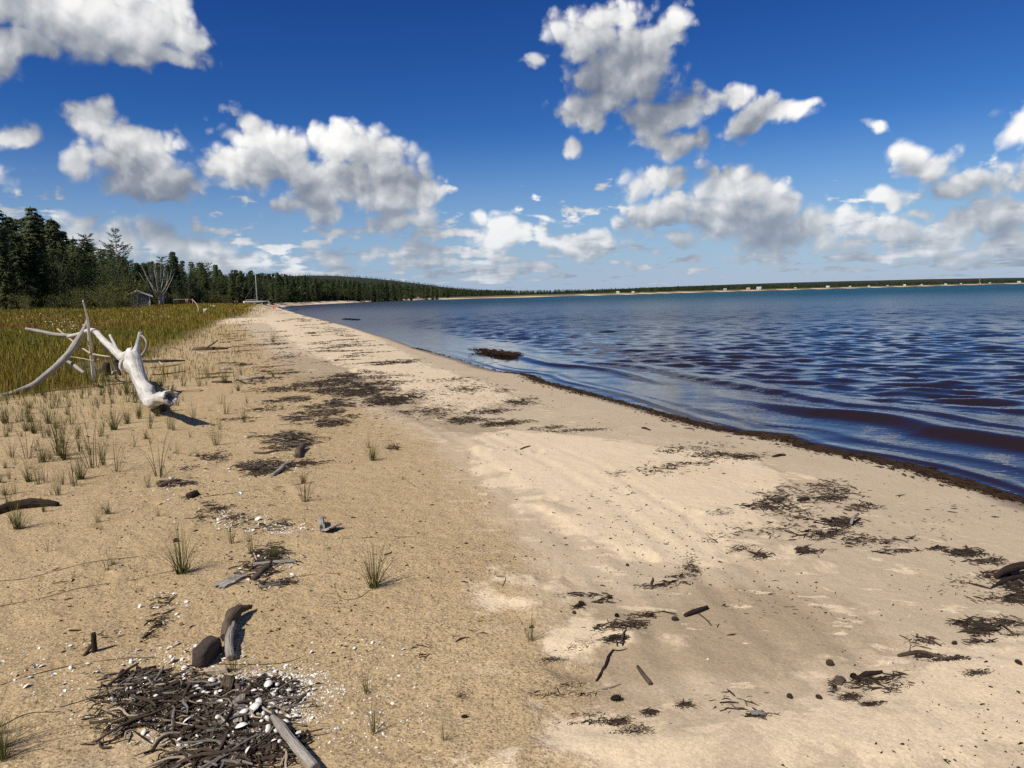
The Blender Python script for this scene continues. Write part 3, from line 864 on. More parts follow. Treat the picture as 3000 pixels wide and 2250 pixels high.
# ---- far woods round the bay: nobody could count them
def far_wood():
    rs = np.random.default_rng(8)
    V, Fc, o_ = [], [], 0
    fx = np.array([p[0] for p in far_px]); 
    top_px = np.array([(812, 800), (949, 812), (1100, 828), (1250, 838), (1399, 848), (1560, 849), (1710, 846), (1860, 842), (2000, 837), (2200, 832), (2429, 828.5), (2640, 824.5), (2850, 820), (3000, 816.5), (3250, 810)])
    shore_d = np.array([math.hypot(*p) for p in SH_F])
    n = 8200
    pxs = np.concatenate([rs.uniform(700, 3120, 4600), rs.uniform(560, 1500, 3600)])
    depth = rs.random(n) ** 1.4
    for i in range(n):
        px_ = pxs[i]
        D0_ = float(np.interp(px_, fx, shore_d)) if px_ > 830 else float(np.interp(px_ / K, EDGE_X, EDGE_D)) + 10
        D = D0_ + (58 if px_ < 1500 else 34) + depth[i] * (900 if i > 4600 else 260 if px_ < 1500 else 420)
        d = ray(px_, 870.0); h_ = math.hypot(d[0], d[1]); x, y = d[0] / h_ * D, d[1] / h_ * D
        z = float(np.interp(abs(float(0)), [0, 1], [0, 0])) if False else None
        dt = ray(px_, float(np.interp(px_, top_px[:, 0], top_px[:, 1])))
        zt = CAM[2] + D * dt[2] / math.hypot(dt[0], dt[1])
        V.append((x, y, zt, D))
    A = np.array(V)
    zg = land_z(A[:, 0], A[:, 1], False)
    H = np.clip((A[:, 2] - zg) * rs.uniform(0.72, 1.06, n) * (0.70 + 0.30 * depth), 3.2, 16)
    v_all, f_all = [], []
    cols = []
    for i in range(n):
        x, y, _, D = A[i]; h_ = H[i]; z = zg[i]
        big = rs.random() < 0.55
        wd = h_ * rs.uniform(0.13, 0.2) if big else h_ * rs.uniform(0.24, 0.36)
        tone = rs.uniform(0.6, 1.25)
        c = np.array([0.026, 0.040, 0.016]) * tone if big else np.array([0.046, 0.064, 0.020]) * tone
        m = 34 if D < 700 else 22
        u = rs.random(m); a = rs.uniform(0, 6.283, m)
        r = wd * ((1 - u) ** 0.75 if big else np.sqrt(np.maximum(0.05, 1 - (2 * u - 1) ** 2)) ) * rs.uniform(0.6, 1.1, m)
        p = np.stack([x + np.cos(a) * r, y + np.sin(a) * r, z + h_ * (0.06 + 0.94 * u)], 1)
        s_ = h_ * rs.uniform(0.07, 0.14, m)
        d1 = rs.normal(0, 1, (m, 3)); d1 /= np.linalg.norm(d1, axis=1)[:, None]
        d2 = rs.normal(0, 1, (m, 3)); d2 /= np.linalg.norm(d2, axis=1)[:, None]
        tri = np.stack([p - d1 * s_[:, None], p + d1 * s_[:, None] * .8, p + d2 * s_[:, None] * 1.3], 1).reshape(-1, 3)
        v_all.append(tri); cols.append(np.tile(c, (len(tri), 1)))
    v_all = np.vstack(v_all); f_ = np.arange(len(v_all)).reshape(-1, 3)
    me = mesh_np('far_woods', v_all, f_)
    attr_col(me, 'Col', np.vstack(cols))
    m, nb, bs = material('far_foliage')
    nb.t.links.new(attr_node(nb, 'Col', 'Color'), bs.inputs['Base Color']); bs.inputs['Roughness'].default_value = 0.8
    bs.inputs['Specular IOR Level'].default_value = 0.1
    o = link('far_woods', me, m)
    tag(o, 'dense dark woods lining the far shore of the bay', 'woods', kind='stuff')
far_wood()

# ---- meadow grass
m_, nb, bs = material('grass_blades'); mat_blade = m_
nb.t.links.new(attr_node(nb, 'Col', 'Color'), bs.inputs['Base Color']); bs.inputs['Roughness'].default_value = 0.6
bs.inputs['Specular IOR Level'].default_value = 0.2
def blades(name, base, hgt, wid, lean, cols, seed=0):
    """grass blades of three triangles each"""
    rs = np.random.default_rng(seed)
    n = len(base)
    a = rs.uniform(0, 6.283, n)
    side = np.stack([np.cos(a), np.sin(a), np.zeros(n)], 1)
    b = rs.uniform(0, 6.283, n)
    ln = np.stack([np.cos(b), np.sin(b), np.zeros(n)], 1) * (lean * hgt)[:, None] * rs.uniform(0.2, 1.0, n)[:, None]
    up = np.zeros((n, 3)); up[:, 2] = hgt
    w2 = (wid * 0.5)[:, None]
    base = base - np.array([0, 0, 0.02])
    v = np.stack([base - side * w2, base + side * w2, base + up * 0.55 + ln * 0.35 - side * w2 * 0.7, base + up * 0.55 + ln * 0.35 + side * w2 * 0.7, base + up * 0.97 + ln], 1).reshape(-1, 3)
    k = np.arange(n)[:, None] * 5
    f = np.concatenate([k + np.array([0, 1, 3]), k + np.array([0, 3, 2]), k + np.array([2, 3, 4])], 1).reshape(-1, 3)
    me = mesh_np(name, v, f)
    attr_col(me, 'Col', np.repeat(cols, 5, axis=0))
    return me
def meadow():
    rs = np.random.default_rng(21)
    n = 340000
    r = np.exp(rs.uniform(math.log(8.5), math.log(210), n))
    a = rs.uniform(R_(-43), R_(-14), n)
    x, y = r * np.sin(a), r * np.cos(a)
    sd = sd_poly(x, y, MEADOW)
    s_ = shore_s(x, y)
    # beyond the picked outline the strip of grass follows the shore at a distance
    sd = np.where(r > 60, sd + (s_ - 7.0 - sd) * smooth(r, 60, 95), sd)
    edge = sd + 2.2 * fbm(x * 0.35, y * 0.35, 61, 3)
    keep = rs.random(n) < np.where(edge > 0, smooth(edge, -0.4, 2.6), 0.10 * smooth(edge, -3.2, 0.0))
    x, y, r, s_, edge = x[keep], y[keep], r[keep], s_[keep], edge[keep]
    n = len(x)
    z = land_z(x, y, False)
    tall = 0.75 + 0.5 * fbm(x * 0.3, y * 0.3, 62, 3)
    h_ = np.clip(rs.uniform(0.28, 0.66, n) * tall * (0.45 + 0.55 * smooth(edge, -0.5, 2.5)), 0.08, 0.9)
    wd = np.maximum(0.0055, r * 0.00055) * rs.uniform(0.7, 1.5, n)
    t = np.clip(0.5 + 1.15 * fbm(x * 0.16, y * 0.16, 63, 3) + rs.normal(0, 0.20, n), 0, 1)[:, None]
    ca, cb, cc = np.array([0.150, 0.140, 0.010]), np.array([0.235, 0.180, 0.016]), np.array([0.235, 0.125, 0.020])
    col = np.where(t < 0.5, ca + (cb - ca) * t * 2, cb + (cc - cb) * (t - 0.5) * 2)
    dry = rs.random(n) < 0.08
    col[dry] = np.array([0.40, 0.32, 0.12])
    col *= rs.uniform(0.7, 1.25, n)[:, None]
    me = blades('meadow_grass', np.stack([x, y, z], 1), h_, wd, np.full(n, 0.35), col, 4)
    o = link('meadow_grass', me, mat_blade)
    tag(o, 'dense olive and reddish brown meadow grass behind the beach', 'grass', kind='stuff')
    # white flower heads in the meadow on the far left
    k = 1500
    px_ = np.concatenate([rs.normal(185, 60, 150), rs.uniform(-10, 420, 60), rs.uniform(380, 520, 40)]); py_ = np.concatenate([rs.normal(940, 16, 150), rs.uniform(910, 990, 60), rs.uniform(898, 915, 40)])
    p = groundv(px_, py_ + 38)
    ok = (np.hypot(p[:, 0], p[:, 1]) < 95) & (sd_poly(p[:, 0], p[:, 1], MEADOW) > 1)
    p = p[ok]; k = len(p)
    hh = rs.uniform(0.45, 0.8, k)
    tri = rs.normal(0, 1, (k, 3, 3)) * (0.012 + np.hypot(p[:, 0], p[:, 1]) * 0.0005)[:, None, None] * np.array([1, 1, 0.6])
    v = (p[:, None, :] + np.array([0, 0, 1]) * hh[:, None, None] + tri).reshape(-1, 3)
    me = mesh_np('white_flowers', v, np.arange(len(v)).reshape(-1, 3))
    m, nb, bs = material('petal_white'); bs.inputs['Base Color'].default_value = (0.62, 0.62, 0.42, 1); bs.inputs['Roughness'].default_value = 0.8
    tag(link('white_flowers', me, m), 'small pale flower heads scattered through the meadow', 'flowers', kind='stuff')
meadow()

# ================================================================ driftwood
def wood_mat(name, c0, c1, c2, crack=0.5, rough=0.85):
    m, nb, bs = material(name)
    gr = attr_node(nb, 'grain', 'Vector')
    oi = nb.t.nodes.new('ShaderNodeObjectInfo').outputs['Random']
    gv = nb.v('MULTIPLY_ADD', gr, (1.5, 1.5, 0.32), nb.xyz(nb.m('MULTIPLY', oi, 31.0), 0.0, 0.0))
    n1 = nb.noise(gv, 2.0, 4, 0.6)
    n2_ = nb.noise(objco(nb), 3.0, 3, 0.6)
    col = nb.ramp(nb.m('ADD', nb.m('MULTIPLY', n1, 0.65), nb.m('MULTIPLY', n2_, 0.35)), [(0.30, c0), (0.48, c1), (0.70, c2)])
    nb.t.links.new(col, bs.inputs['Base Color'])
    bs.inputs['Roughness'].default_value = rough
    bs.inputs['Specular IOR Level'].default_value = 0.2
    nb.t.links.new(bump(nb, n1, crack, 0.02), bs.inputs['Normal'])
    return m
mat_white = wood_mat('bleached_wood', (0.20, 0.18, 0.16), (0.52, 0.50, 0.46), (0.72, 0.70, 0.66), 0.9)
mat_bright = wood_mat('sun_bleached_wood', (0.50, 0.48, 0.45), (0.74, 0.73, 0.70), (0.84, 0.83, 0.81), 0.5)
mat_grey = wood_mat('weathered_grey_wood', (0.17, 0.14, 0.115), (0.33, 0.295, 0.255), (0.47, 0.43, 0.38), 0.9)
mat_brown = wood_mat('brown_wood', (0.045, 0.030, 0.020), (0.105, 0.075, 0.052), (0.20, 0.155, 0.115), 0.8)
mat_dark = wood_mat('dark_wet_wood', (0.014, 0.009, 0.007), (0.034, 0.022, 0.016), (0.075, 0.052, 0.038), 0.7, 0.75)
mat_tan = wood_mat('pale_tan_wood', (0.25, 0.19, 0.125), (0.44, 0.35, 0.25), (0.60, 0.50, 0.38), 0.5)

def catmull(pts, n):
    pts = np.asarray(pts, float)
    P_ = np.vstack([2 * pts[0] - pts[1], pts, 2 * pts[-1] - pts[-2]])
    seg = len(pts) - 1
    out = []
    for t in np.linspace(0, seg - 1e-9, n):
        i = int(t); u = t - i
        a, b, c, d = P_[i], P_[i + 1], P_[i + 2], P_[i + 3]
        out.append(0.5 * (2 * b + (c - a) * u + (2 * a - 5 * b + 4 * c - d) * u * u + (3 * b - a - 3 * c + d) * u ** 3))
    return np.array(out)

def limb_mesh(name, pts, radii, mat, sides=10, n=None, lump=0.10, seed=0, hollow=False, ragged=0.0, flat=1.0, knots=0):
    """a piece of driftwood: uneven tapered body with a wood-grain attribute; hollow = open rotten end at the first point"""
    pts = np.asarray(pts, float); radii = np.asarray(radii, float)
    L = np.sum(np.linalg.norm(np.diff(pts, axis=0), axis=1))
    n = n or max(5, min(60, int(L / max(radii.mean() * 0.9, 1e-4))))
    pr = catmull(np.column_stack([pts, radii]), n) if len(pts) > 2 else np.array([np.append(pts[0], radii[0]) * (1 - t) + np.append(pts[1], radii[1]) * t for t in np.linspace(0, 1, n)])
    path, rad = pr[:, :3], np.maximum(pr[:, 3], 1e-4)
    tan = np.gradient(path, axis=0); tan /= np.linalg.norm(tan, axis=1)[:, None] + 1e-12
    ref = np.array([0, 0, 1.0]) if abs(tan[0][2]) < 0.9 else np.array([1.0, 0, 0])
    u = np.cross(tan[0], ref); u /= np.linalg.norm(u)
    rs = np.random.default_rng(seed + 1)
    al = np.concatenate([[0], np.cumsum(np.linalg.norm(np.diff(path, axis=0), axis=1))])
    ang = np.arange(sides) * 2 * math.pi / sides
    V, G = [], []
    kn = [(rs.uniform(0.1, 0.9) * L, rs.uniform(0, 6.28), rs.uniform(0.25, 0.5)) for _ in range(knots)]
    rings = [(i, 1.0, 0.0) for i in range(n)]
    if hollow: rings = [(0, 0.30, 0.14), (0, 0.52, 0.05), (0, 0.70, 0.0)] + rings
    else: rings = [(0, 0.55, -0.10 * 0)] + rings
    rings.append((n - 1, 0.55, 0.0))
    us = []
    for i in range(n):
        u = u - tan[i] * (u @ tan[i]); u /= np.linalg.norm(u) + 1e-12; us.append(u.copy())
    for (i, k, inn) in rings:
        u_, t_ = us[i], tan[i]; w_ = np.cross(t_, u_)
        lum = 1 + lump * 2 * vnoise(np.cos(ang) * 1.3 + al[i] / (rad[i] * 3 + 1e-6) + seed, np.sin(ang) * 1.3 + seed * 1.7, seed) + lump * 1.2 * vnoise(np.cos(ang) * 3 + al[i] / (rad[i] * 1.2 + 1e-6), np.sin(ang) * 3 - seed, seed + 5)
        for (ka, kw, ks) in kn:
            lum = lum + ks * np.exp(-((al[i] - ka) / (rad[i] * 0.8)) ** 2) * np.exp(-(1 - np.cos(ang - kw)) / 0.25)
        off = (rs.uniform(-1, 1, sides) * ragged * rad[i])[:, None] * t_ if (i in (0, n - 1)) else 0
        V.append(path[i] + t_ * inn + (rad[i] * k * lum)[:, None] * (np.cos(ang)[:, None] * u_ + flat * np.sin(ang)[:, None] * w_) + off)
        G.append(np.stack([np.cos(ang), np.sin(ang), np.full(sides, al[i] / (rad.mean() * 4 + 1e-6))], 1))
    v, gcoord = np.vstack(V), np.vstack(G)
    m = len(rings)
    f = [(i * sides + k, i * sides + (k + 1) % sides, (i + 1) * sides + (k + 1) % sides, (i + 1) * sides + k) for i in range(m - 1) for k in range(sides)]
    f.append(tuple(range(sides))[::-1]); f.append(tuple((m - 1) * sides + k for k in range(sides)))
    me = bpy.data.meshes.new(name)
    me.from_pydata(v.tolist(), [], f)
    me.polygons.foreach_set('use_smooth', np.ones(len(me.polygons), bool))
    a = me.attributes.new('grain', 'FLOAT_VECTOR', 'POINT'); a.data.foreach_set('vector', gcoord.astype(np.float32).ravel())
    me.materials.append(mat); me.update()
    return me

def centred(name, make, pts, label=None, cat=None, group=None):
    """an object whose origin sits at the middle of its points"""
    pts = np.asarray(pts, float); c = pts.mean(0)
    o = link(name, make(pts - c), loc=c)
    if label: tag(o, label, cat, group)
    return o

DEEP = 1.09                                       # the group lies a little further up the beach than first read
def deep(lst): return np.array([at_depth(p[0], p[1], p[2] * DEEP) for p in lst])

# ---- the bleached tree lying at the meadow's edge
base = at_depth(434, 1190, 10.4 * 1.09)
tree = thing('driftwood_tree', 'big bleached white tree trunk lying with its broken end towards the viewer', 'driftwood', base)
def part_of(t, name, lst, radii, mat, **kw):
    p = deep(lst) - np.array(t.location)
    return link(name, limb_mesh(name, p, radii, mat, **kw), parent=t)
tr = part_of(tree, 'trunk', [(500,1161,8.85),(486,1162,9.1),(466,1168,9.6),(440,1178,10.25),(427,1148,10.7),(411,1118,11.1),(401,1088,11.5),(391,1058,11.9),(386,1036,12.2)],
        [0.100, 0.086, 0.078, 0.092, 0.105, 0.110, 0.122, 0.142, 0.12], mat_white, sides=18, n=64, lump=0.16, seed=3, hollow=True, ragged=0.35, knots=7)
for (a, b, r) in (((503,1140,8.84),(507,1126,8.75),.022), ((513,1150,8.82),(524,1152,8.7),.016), ((492,1143,8.9),(493,1131,8.82),.020), ((510,1172,8.82),(515,1182,8.76),.016)):
    p = deep([a, b]) - np.array(tree.location)
    link('splinter', limb_mesh('splinter', p, [r, 0.004], mat_grey, sides=5, n=4, seed=int(a[0])), parent=tr)
part_of(tree, 'limb', [(378,1044,12.15),(360,1046,12.3),(342,1032,12.5),(312,1005,12.9),(293,986,13.2),(277,970,13.5),(258,969,13.6),(233,978,13.7),(200,986,13.8)],
        [0.11, 0.088, 0.070, 0.060, 0.054, 0.048, 0.042, 0.036, 0.034], mat_white, sides=12, n=50, lump=0.08, seed=9, knots=4)
part_of(tree, 'limb', [(212,983,13.78),(163,980,13.9),(122,972,14.0),(76,963,14.1)], [0.034, 0.040, 0.038, 0.028], mat_grey, sides=10, n=24, lump=0.07, seed=12, knots=2)
part_of(tree, 'limb', [(346,1030,12.5),(334,1006,12.55),(322,981,12.6)], [0.032, 0.027, 0.024], mat_white, sides=9, n=12, lump=0.06, seed=14)
part_of(tree, 'limb', [(396,1040,12.1),(402,1014,12.1),(406,995,12.08),(411,974,12.05)], [0.075, 0.045, 0.036, 0.036], mat_white, sides=11, n=16, lump=0.09, seed=15, ragged=0.25)
part_of(tree, 'limb', [(411,982,12.05),(421,988,12.0),(430,1006,11.95),(425,1028,12.0),(414,1044,12.05)], [0.016, 0.017, 0.019, 0.022, 0.028], mat_grey, sides=8, n=22, lump=0.08, seed=16)
part_of(tree, 'root', [(370,1052,12.2),(356,1060,12.15),(352,1078,12.1),(360,1088,12.1)], [0.055, 0.036, 0.022, 0.010], mat_white, sides=8, n=14, lump=0.12, seed=17)
part_of(tree, 'root', [(350,1056,12.4),(336,1040,12.6),(312,1022,12.8),(288,1011,12.9)], [0.075, 0.055, 0.040, 0.016], mat_dark, sides=9, n=16, lump=0.20, seed=18, flat=0.6)
part_of(tree, 'root', [(336,1058,12.5),(343,1076,12.45),(353,1099,12.4)], [0.045, 0.034, 0.022], mat_dark, sides=8, n=10, lump=0.15, seed=19)
part_of(tree, 'root', [(392,1034,12.1),(380,1028,12.2),(372,1034,12.25)], [0.08, 0.065, 0.03], mat_brown, sides=9, n=9, lump=0.2, seed=20)
part_of(tree, 'twig', [(386,1030,12.15),(385,1010,12.15),(384,998,12.15)], [0.010, 0.007, 0.003], mat_tan, sides=5, n=6, seed=21)
part_of(tree, 'twig', [(385,1008,12.15),(379,1001,12.14)], [0.006, 0.002], mat_tan, sides=5, n=4, seed=22)
part_of(tree, 'twig', [(404,1036,11.95),(399,1046,11.9)], [0.008, 0.004], mat_white, sides=5, n=4, seed=23)

def pole(name, label, lst, radii, mat, **kw):
    return centred(name, lambda p: limb_mesh(name, p, radii, mat, **kw), deep(lst), label, 'driftwood')
pole('driftwood_pole', 'thick curved grey pole rising from the grass to lean on the white trunk', [(256,938,13.75),(245,967,13.65),(222,1005,13.5),(195,1043,13.3),(163,1075,13.1),(130,1102,12.9),(95,1129,12.7),(49,1148,12.5),(0,1164,12.3),(-60,1182,12.1)],
     [0.022, 0.046, 0.060, 0.062, 0.060, 0.057, 0.053, 0.050, 0.047, 0.03], mat_grey, sides=12, n=60, lump=0.08, seed=31, knots=3)
pole('driftwood_pole', 'thin bright white pole standing upright against the bleached trunk', [(243,881,12.9),(252,915,13.1),(257,940,13.3),(262,990,13.6),(268,1043,14.0),(276,1122,14.45)], [0.012, 0.017, 0.023, 0.027, 0.031, 0.036], mat_bright, sides=10, n=40, lump=0.06, seed=32, knots=6)
pole('driftwood_pole', 'slender tan pole slanting down behind the curved pole', [(169,964,14.4),(190,981,14.25),(217,1002,14.1),(260,1032,13.8),(286,1040,13.5),(322,1045,13.1)], [0.019, 0.018, 0.018, 0.018, 0.018, 0.014], mat_tan, sides=8, n=26, lump=0.06, seed=33)
pole('driftwood_stick', 'long thin pale stick lying level behind the upright white pole', [(206,1045,13.9),(240,1050,13.85),(271,1056,13.8),(295,1051,13.6),(318,1053,13.3)], [0.008, 0.011, 0.012, 0.012, 0.009], mat_tan, sides=7, n=20, lump=0.06, seed=34)
pole('driftwood_branch', 'frayed grey branch in the grass under the curved pole', [(168,1056,13.8),(192,1058,13.6),(212,1066,13.4),(230,1080,13.2),(247,1092,13.05)], [0.012, 0.028, 0.032, 0.036, 0.022], mat_grey, sides=9, n=20, lump=0.2, seed=35, ragged=0.4)

# ---- pieces lying on the sand, traced on the ground
def on_ground(lst, lift):
    p = np.array([ground(*q[:2]) for q in lst]); p[:, 2] += lift
    return p
def lying(name, label, cat, lst, radii, mat, group=None, lift=None, rise=None, **kw):
    radii = np.asarray(radii, float)
    p = on_ground(lst, 0)
    if np.hypot(p[0][0], p[0][1]) < 6: radii = radii * 0.78
    p[:, 2] += radii * (0.55 if lift is None else lift)
    if rise is not None: p[:, 2] += np.asarray(rise)
    return centred(name, lambda q: limb_mesh(name, q, radii, mat, **kw), p, label, cat, group)
# dark stump and pale lump under the bleached trunk
lying('wood_stump', 'short dark charred stump standing under the bleached trunk', 'stump', [(315,1098),(315,1098.5)], [0.085, 0.07], mat_dark, rise=[-0.05, 0.24], sides=9, n=5, lump=0.15, seed=41, ragged=0.3)
lying('wood_chunk', 'rotten brown wood chunk left of the charred stump', 'driftwood', [(292,1092),(304,1086)], [0.08, 0.06], mat_brown, sides=8, n=6, lump=0.3, seed=42)
lying('wood_chunk', 'pale bleached lump below the root of the white trunk', 'driftwood', [(332,1096),(343,1094)], [0.05, 0.045], mat_white, sides=9, n=6, lump=0.25, seed=43)
# sticks to the right of and behind the big trunk
lying('driftwood_stick', 'white bent stick lying on sand right behind the trunk', 'driftwood', [(450,1054),(462,1058),(472,1066),(482,1068)], [0.022, 0.024, 0.020, 0.016], mat_white, sides=8, n=12, seed=51)
lying('driftwood_stick', 'pale straight stick behind the bleached stub', 'driftwood', [(414,1050),(436,1049)], [0.016, 0.012], mat_tan, sides=7, n=6, seed=52)
lying('driftwood_log', 'dark brown log among debris right of the bleached trunk', 'driftwood', [(420,1062),(470,1062),(542,1058)], [0.045, 0.05, 0.02], mat_dark, sides=8, n=16, lump=0.2, seed=53)
lying('driftwood_stick', 'thin dark stick lying in front of the dark log by the trunk', 'driftwood', [(440,1078),(490,1074),(532,1067)], [0.014, 0.016, 0.01], mat_brown, sides=6, n=10, seed=54)
lying('driftwood_stick', 'long pale stick stretched over dark twigs right of the trunk', 'driftwood', [(528,1095),(560,1092),(600,1092)], [0.010, 0.014, 0.010], mat_tan, sides=6, n=10, seed=55)
lying('driftwood_stick', 'dark brown stick end to end with the long pale stick', 'driftwood', [(440,1100),(490,1096),(545,1088)], [0.012, 0.018, 0.014], mat_dark, sides=6, n=10, seed=56)
lying('driftwood_log', 'dark grey log under two crossed branches at the grass edge', 'driftwood', [(556,1026),(590,1026),(640,1024),(668,1022)], [0.05, 0.075, 0.06, 0.03], mat_brown, sides=9, n=18, lump=0.18, seed=57)
lying('driftwood_branch', 'dark branch pointing up to the right from the crossed log', 'driftwood', [(598,1027),(615,1026),(640,1022)], [0.034, 0.030, 0.022], mat_brown, rise=[0.02, 0.13, 0.30], sides=7, n=10, lump=0.12, seed=58)
lying('driftwood_branch', 'pale branch leaning left over the crossed log', 'driftwood', [(560,1030),(572,1028)], [0.022, 0.016], mat_tan, rise=[0.0, 0.26], sides=7, n=8, seed=59)
lying('driftwood_stick', 'white stick lying before the crossed log', 'driftwood', [(566,1030),(606,1037)], [0.016, 0.010], mat_white, sides=7, n=8, seed=60)
lying('driftwood_stick', 'thin dark stick in the grass left of the crossed log', 'driftwood', [(500,1018),(535,1027)], [0.020, 0.014], mat_brown, sides=6, n=8, seed=61)
lying('driftwood_log', 'grey half buried log in the grass seen left of the wagon', 'driftwood', [(579,893.5),(600,894),(617,897)], [0.13, 0.16, 0.10], mat_tan, sides=9, n=10, seed=62)
p = on_ground([(582,916), (582,915)], 0); b_ = p[0]
d_ = float((b_ - CAM) @ _F)
centred('driftwood_branch', lambda q: limb_mesh('driftwood_branch', q, [0.07, 0.09, 0.08, 0.06, 0.04], mat_tan, sides=8, n=24, seed=63), np.array([at_depth(582, 917, d_), at_depth(582, 905, d_), at_depth(577, 893, d_), at_depth(570, 884, d_), at_depth(562, 877, d_)]), 'tall pale bent branch stuck upright right of the drying frame', 'driftwood')
p = ground(604, 924)
lying('tree_stump', 'short sawn stump standing where the grass meets the sand', 'stump', [(603,923),(603.2,923.2)], [0.24, 0.22], mat_tan, rise=[-0.2, 0.52], sides=12, n=6, lump=0.08, seed=64)
p = on_ground([(534,938)], 0)[0]; d_ = float((p - CAM) @ _F)
centred('driftwood_stick', lambda q: limb_mesh('driftwood_stick', q, [0.03, 0.035, 0.02], mat_tan, sides=6, n=8, seed=65), np.array([at_depth(534, 939, d_), at_depth(534, 932, d_), at_depth(532, 926, d_)]), 'short pale stick poking up out of the meadow grass', 'driftwood')
lying('driftwood_stick', 'pale stick lying in the meadow beside the poking stick', 'driftwood', [(514,938),(530,938)], [0.03, 0.03], mat_tan, lift=4.0, sides=6, n=6, seed=66)
lying('driftwood_log', 'long low log lying along the sand right of the stump', 'driftwood', [(612,921),(645,922),(690,921)], [0.06, 0.07, 0.05], mat_grey, sides=8, n=14, seed=67)
lying('driftwood_stick', 'dark driftwood half sunk in sand at the left picture edge', 'driftwood', [(-20,1508),(40,1492),(110,1484),(172,1482)], [0.035, 0.045, 0.042, 0.02], mat_dark, sides=9, n=22, lump=0.22, seed=68, knots=3)

# foreground pieces at the lower left
def tilted_block(name, label, cat, a, b, width, thick, mat, lift=0.3, seed=0, ragged=0.15, group=None, tilt=0.0):
    """a weathered slab from picture point a to b"""
    A, B = ground(*a), ground(*b)
    d = B - A; L = np.linalg.norm(d); d /= L
    s = np.cross(d, [0, 0, 1.0]); s /= np.linalg.norm(s); up = np.cross(s, d)
    rs = np.random.default_rng(seed)
    nx, ny = 9, 5
    V, G = [], []
    for zz in (0, 1):
        for i in range(nx):
            for j in range(ny):
                u_, v_ = i / (nx - 1), j / (ny - 1) - 0.5
                e = (1 if i in (0, nx - 1) else 0) * rs.uniform(-ragged, ragged) * L * 0.5
                ew = rs.uniform(-0.07, 0.07) * width if j in (0, ny - 1) else 0
                bevel = 0.75 if (i in (0, nx - 1) or j in (0, ny - 1)) else 1.0
                p_ = A + d * (u_ * L + e) + s * (v_ * width + ew) + up * ((zz * thick * bevel) + thick * rs.uniform(-0.12, 0.12) - thick * (1 - lift) * 0.5 + tilt * (v_ + 0.5) * width)
                V.append(p_); G.append((v_ * 2.5, zz * 0.6, u_ * 2.0))
    f = []
    q = lambda z_, i, j: z_ * nx * ny + i * ny + j
    for i in range(nx - 1):
        for j in range(ny - 1):
            f.append((q(1, i, j), q(1, i + 1, j), q(1, i + 1, j + 1), q(1, i, j + 1))); f.append((q(0, i, j), q(0, i, j + 1), q(0, i + 1, j + 1), q(0, i + 1, j)))
    for i in range(nx - 1):
        f.append((q(0, i, 0), q(0, i + 1, 0), q(1, i + 1, 0), q(1, i, 0))); f.append((q(1, i, ny - 1), q(1, i + 1, ny - 1), q(0, i + 1, ny - 1), q(0, i, ny - 1)))
    for j in range(ny - 1):
        f.append((q(0, 0, j + 1), q(0, 0, j), q(1, 0, j), q(1, 0, j + 1))); f.append((q(0, nx - 1, j), q(0, nx - 1, j + 1), q(1, nx - 1, j + 1), q(1, nx - 1, j)))
    V = np.array(V); c = V.mean(0); c[2] = V[:, 2].min()
    me = bpy.data.meshes.new(name); me.from_pydata((V - c).tolist(), [], f)
    at_ = me.attributes.new('grain', 'FLOAT_VECTOR', 'POINT'); at_.data.foreach_set('vector', np.array(G, np.float32).ravel())
    me.materials.append(mat); me.update()
    o = link(name, me, loc=c)
    return tag(o, label, cat, group)

def pebble(name, label, cat, c, size, mat, seed=0, group=None, rz=0.0, sub=3, rough_=0.18, sink=0.25, power=1.0):
    bm = bmesh.new(); bmesh.ops.create_icosphere(bm, subdivisions=sub, radius=1.0)
    rs = np.random.default_rng(seed)
    for v in bm.verts:
        p_ = np.array(v.co); 
        p_ = np.sign(p_) * np.abs(p_) ** power
        k = 1 + rough_ * float(fbm(np.array([p_[0] * 1.6 + seed]), np.array([p_[1] * 1.6 + p_[2] * 1.3]), seed, 4)[0]) * 1.6
        v.co = Vector(p_ * k * np.array(size))
    me = bpy.data.meshes.new(name); bm.to_mesh(me); bm.free()
    gco = np.empty(len(me.vertices) * 3, np.float32); me.vertices.foreach_get('co', gco)
    a = me.attributes.new('grain', 'FLOAT_VECTOR', 'POINT'); a.data.foreach_set('vector', gco / max(size) * 1.5)
    me.polygons.foreach_set('use_smooth', np.ones(len(me.polygons), bool))
    me.materials.append(mat)
    o = link(name, me, loc=(c[0], c[1], c[2] + size[2] * (1 - 2 * sink)))
    o.rotation_euler = (0, 0, rz)
    return tag(o, label, cat, group)

m_, nb, bs = material('brown_pitted_stone'); mat_block = m_
oc = objco(nb)
nb.t.links.new(nb.mix(nb.noise(oc, 45.0, 5, 0.7), (0.030, 0.020, 0.016, 1), (0.098, 0.068, 0.052, 1)), bs.inputs['Base Color']); bs.inputs['Roughness'].default_value = 0.95
nb.t.links.new(bump(nb, nb.noise(oc, 60.0, 6, 0.7), 0.9, 0.012), bs.inputs['Normal'])
c = ground(607, 1932)
pebble('pitted_block', 'dark brown pitted block lying on the sand above the debris pile', 'stone', c, (0.038, 0.082, 0.046), mat_block, 5, None, R_(-6), 4, 0.14, 0.12, 0.45)
lying('driftwood_chunk', 'crooked grey brown driftwood chunk pointing away above the pitted block', 'driftwood', [(656,1876),(672,1842),(700,1812),(737,1792)], [0.026, 0.034, 0.030, 0.012], mat_brown, rise=[0.01, 0.02, 0.03, 0.02], sides=13, n=30, lump=0.42, seed=71, knots=6, ragged=0.6)
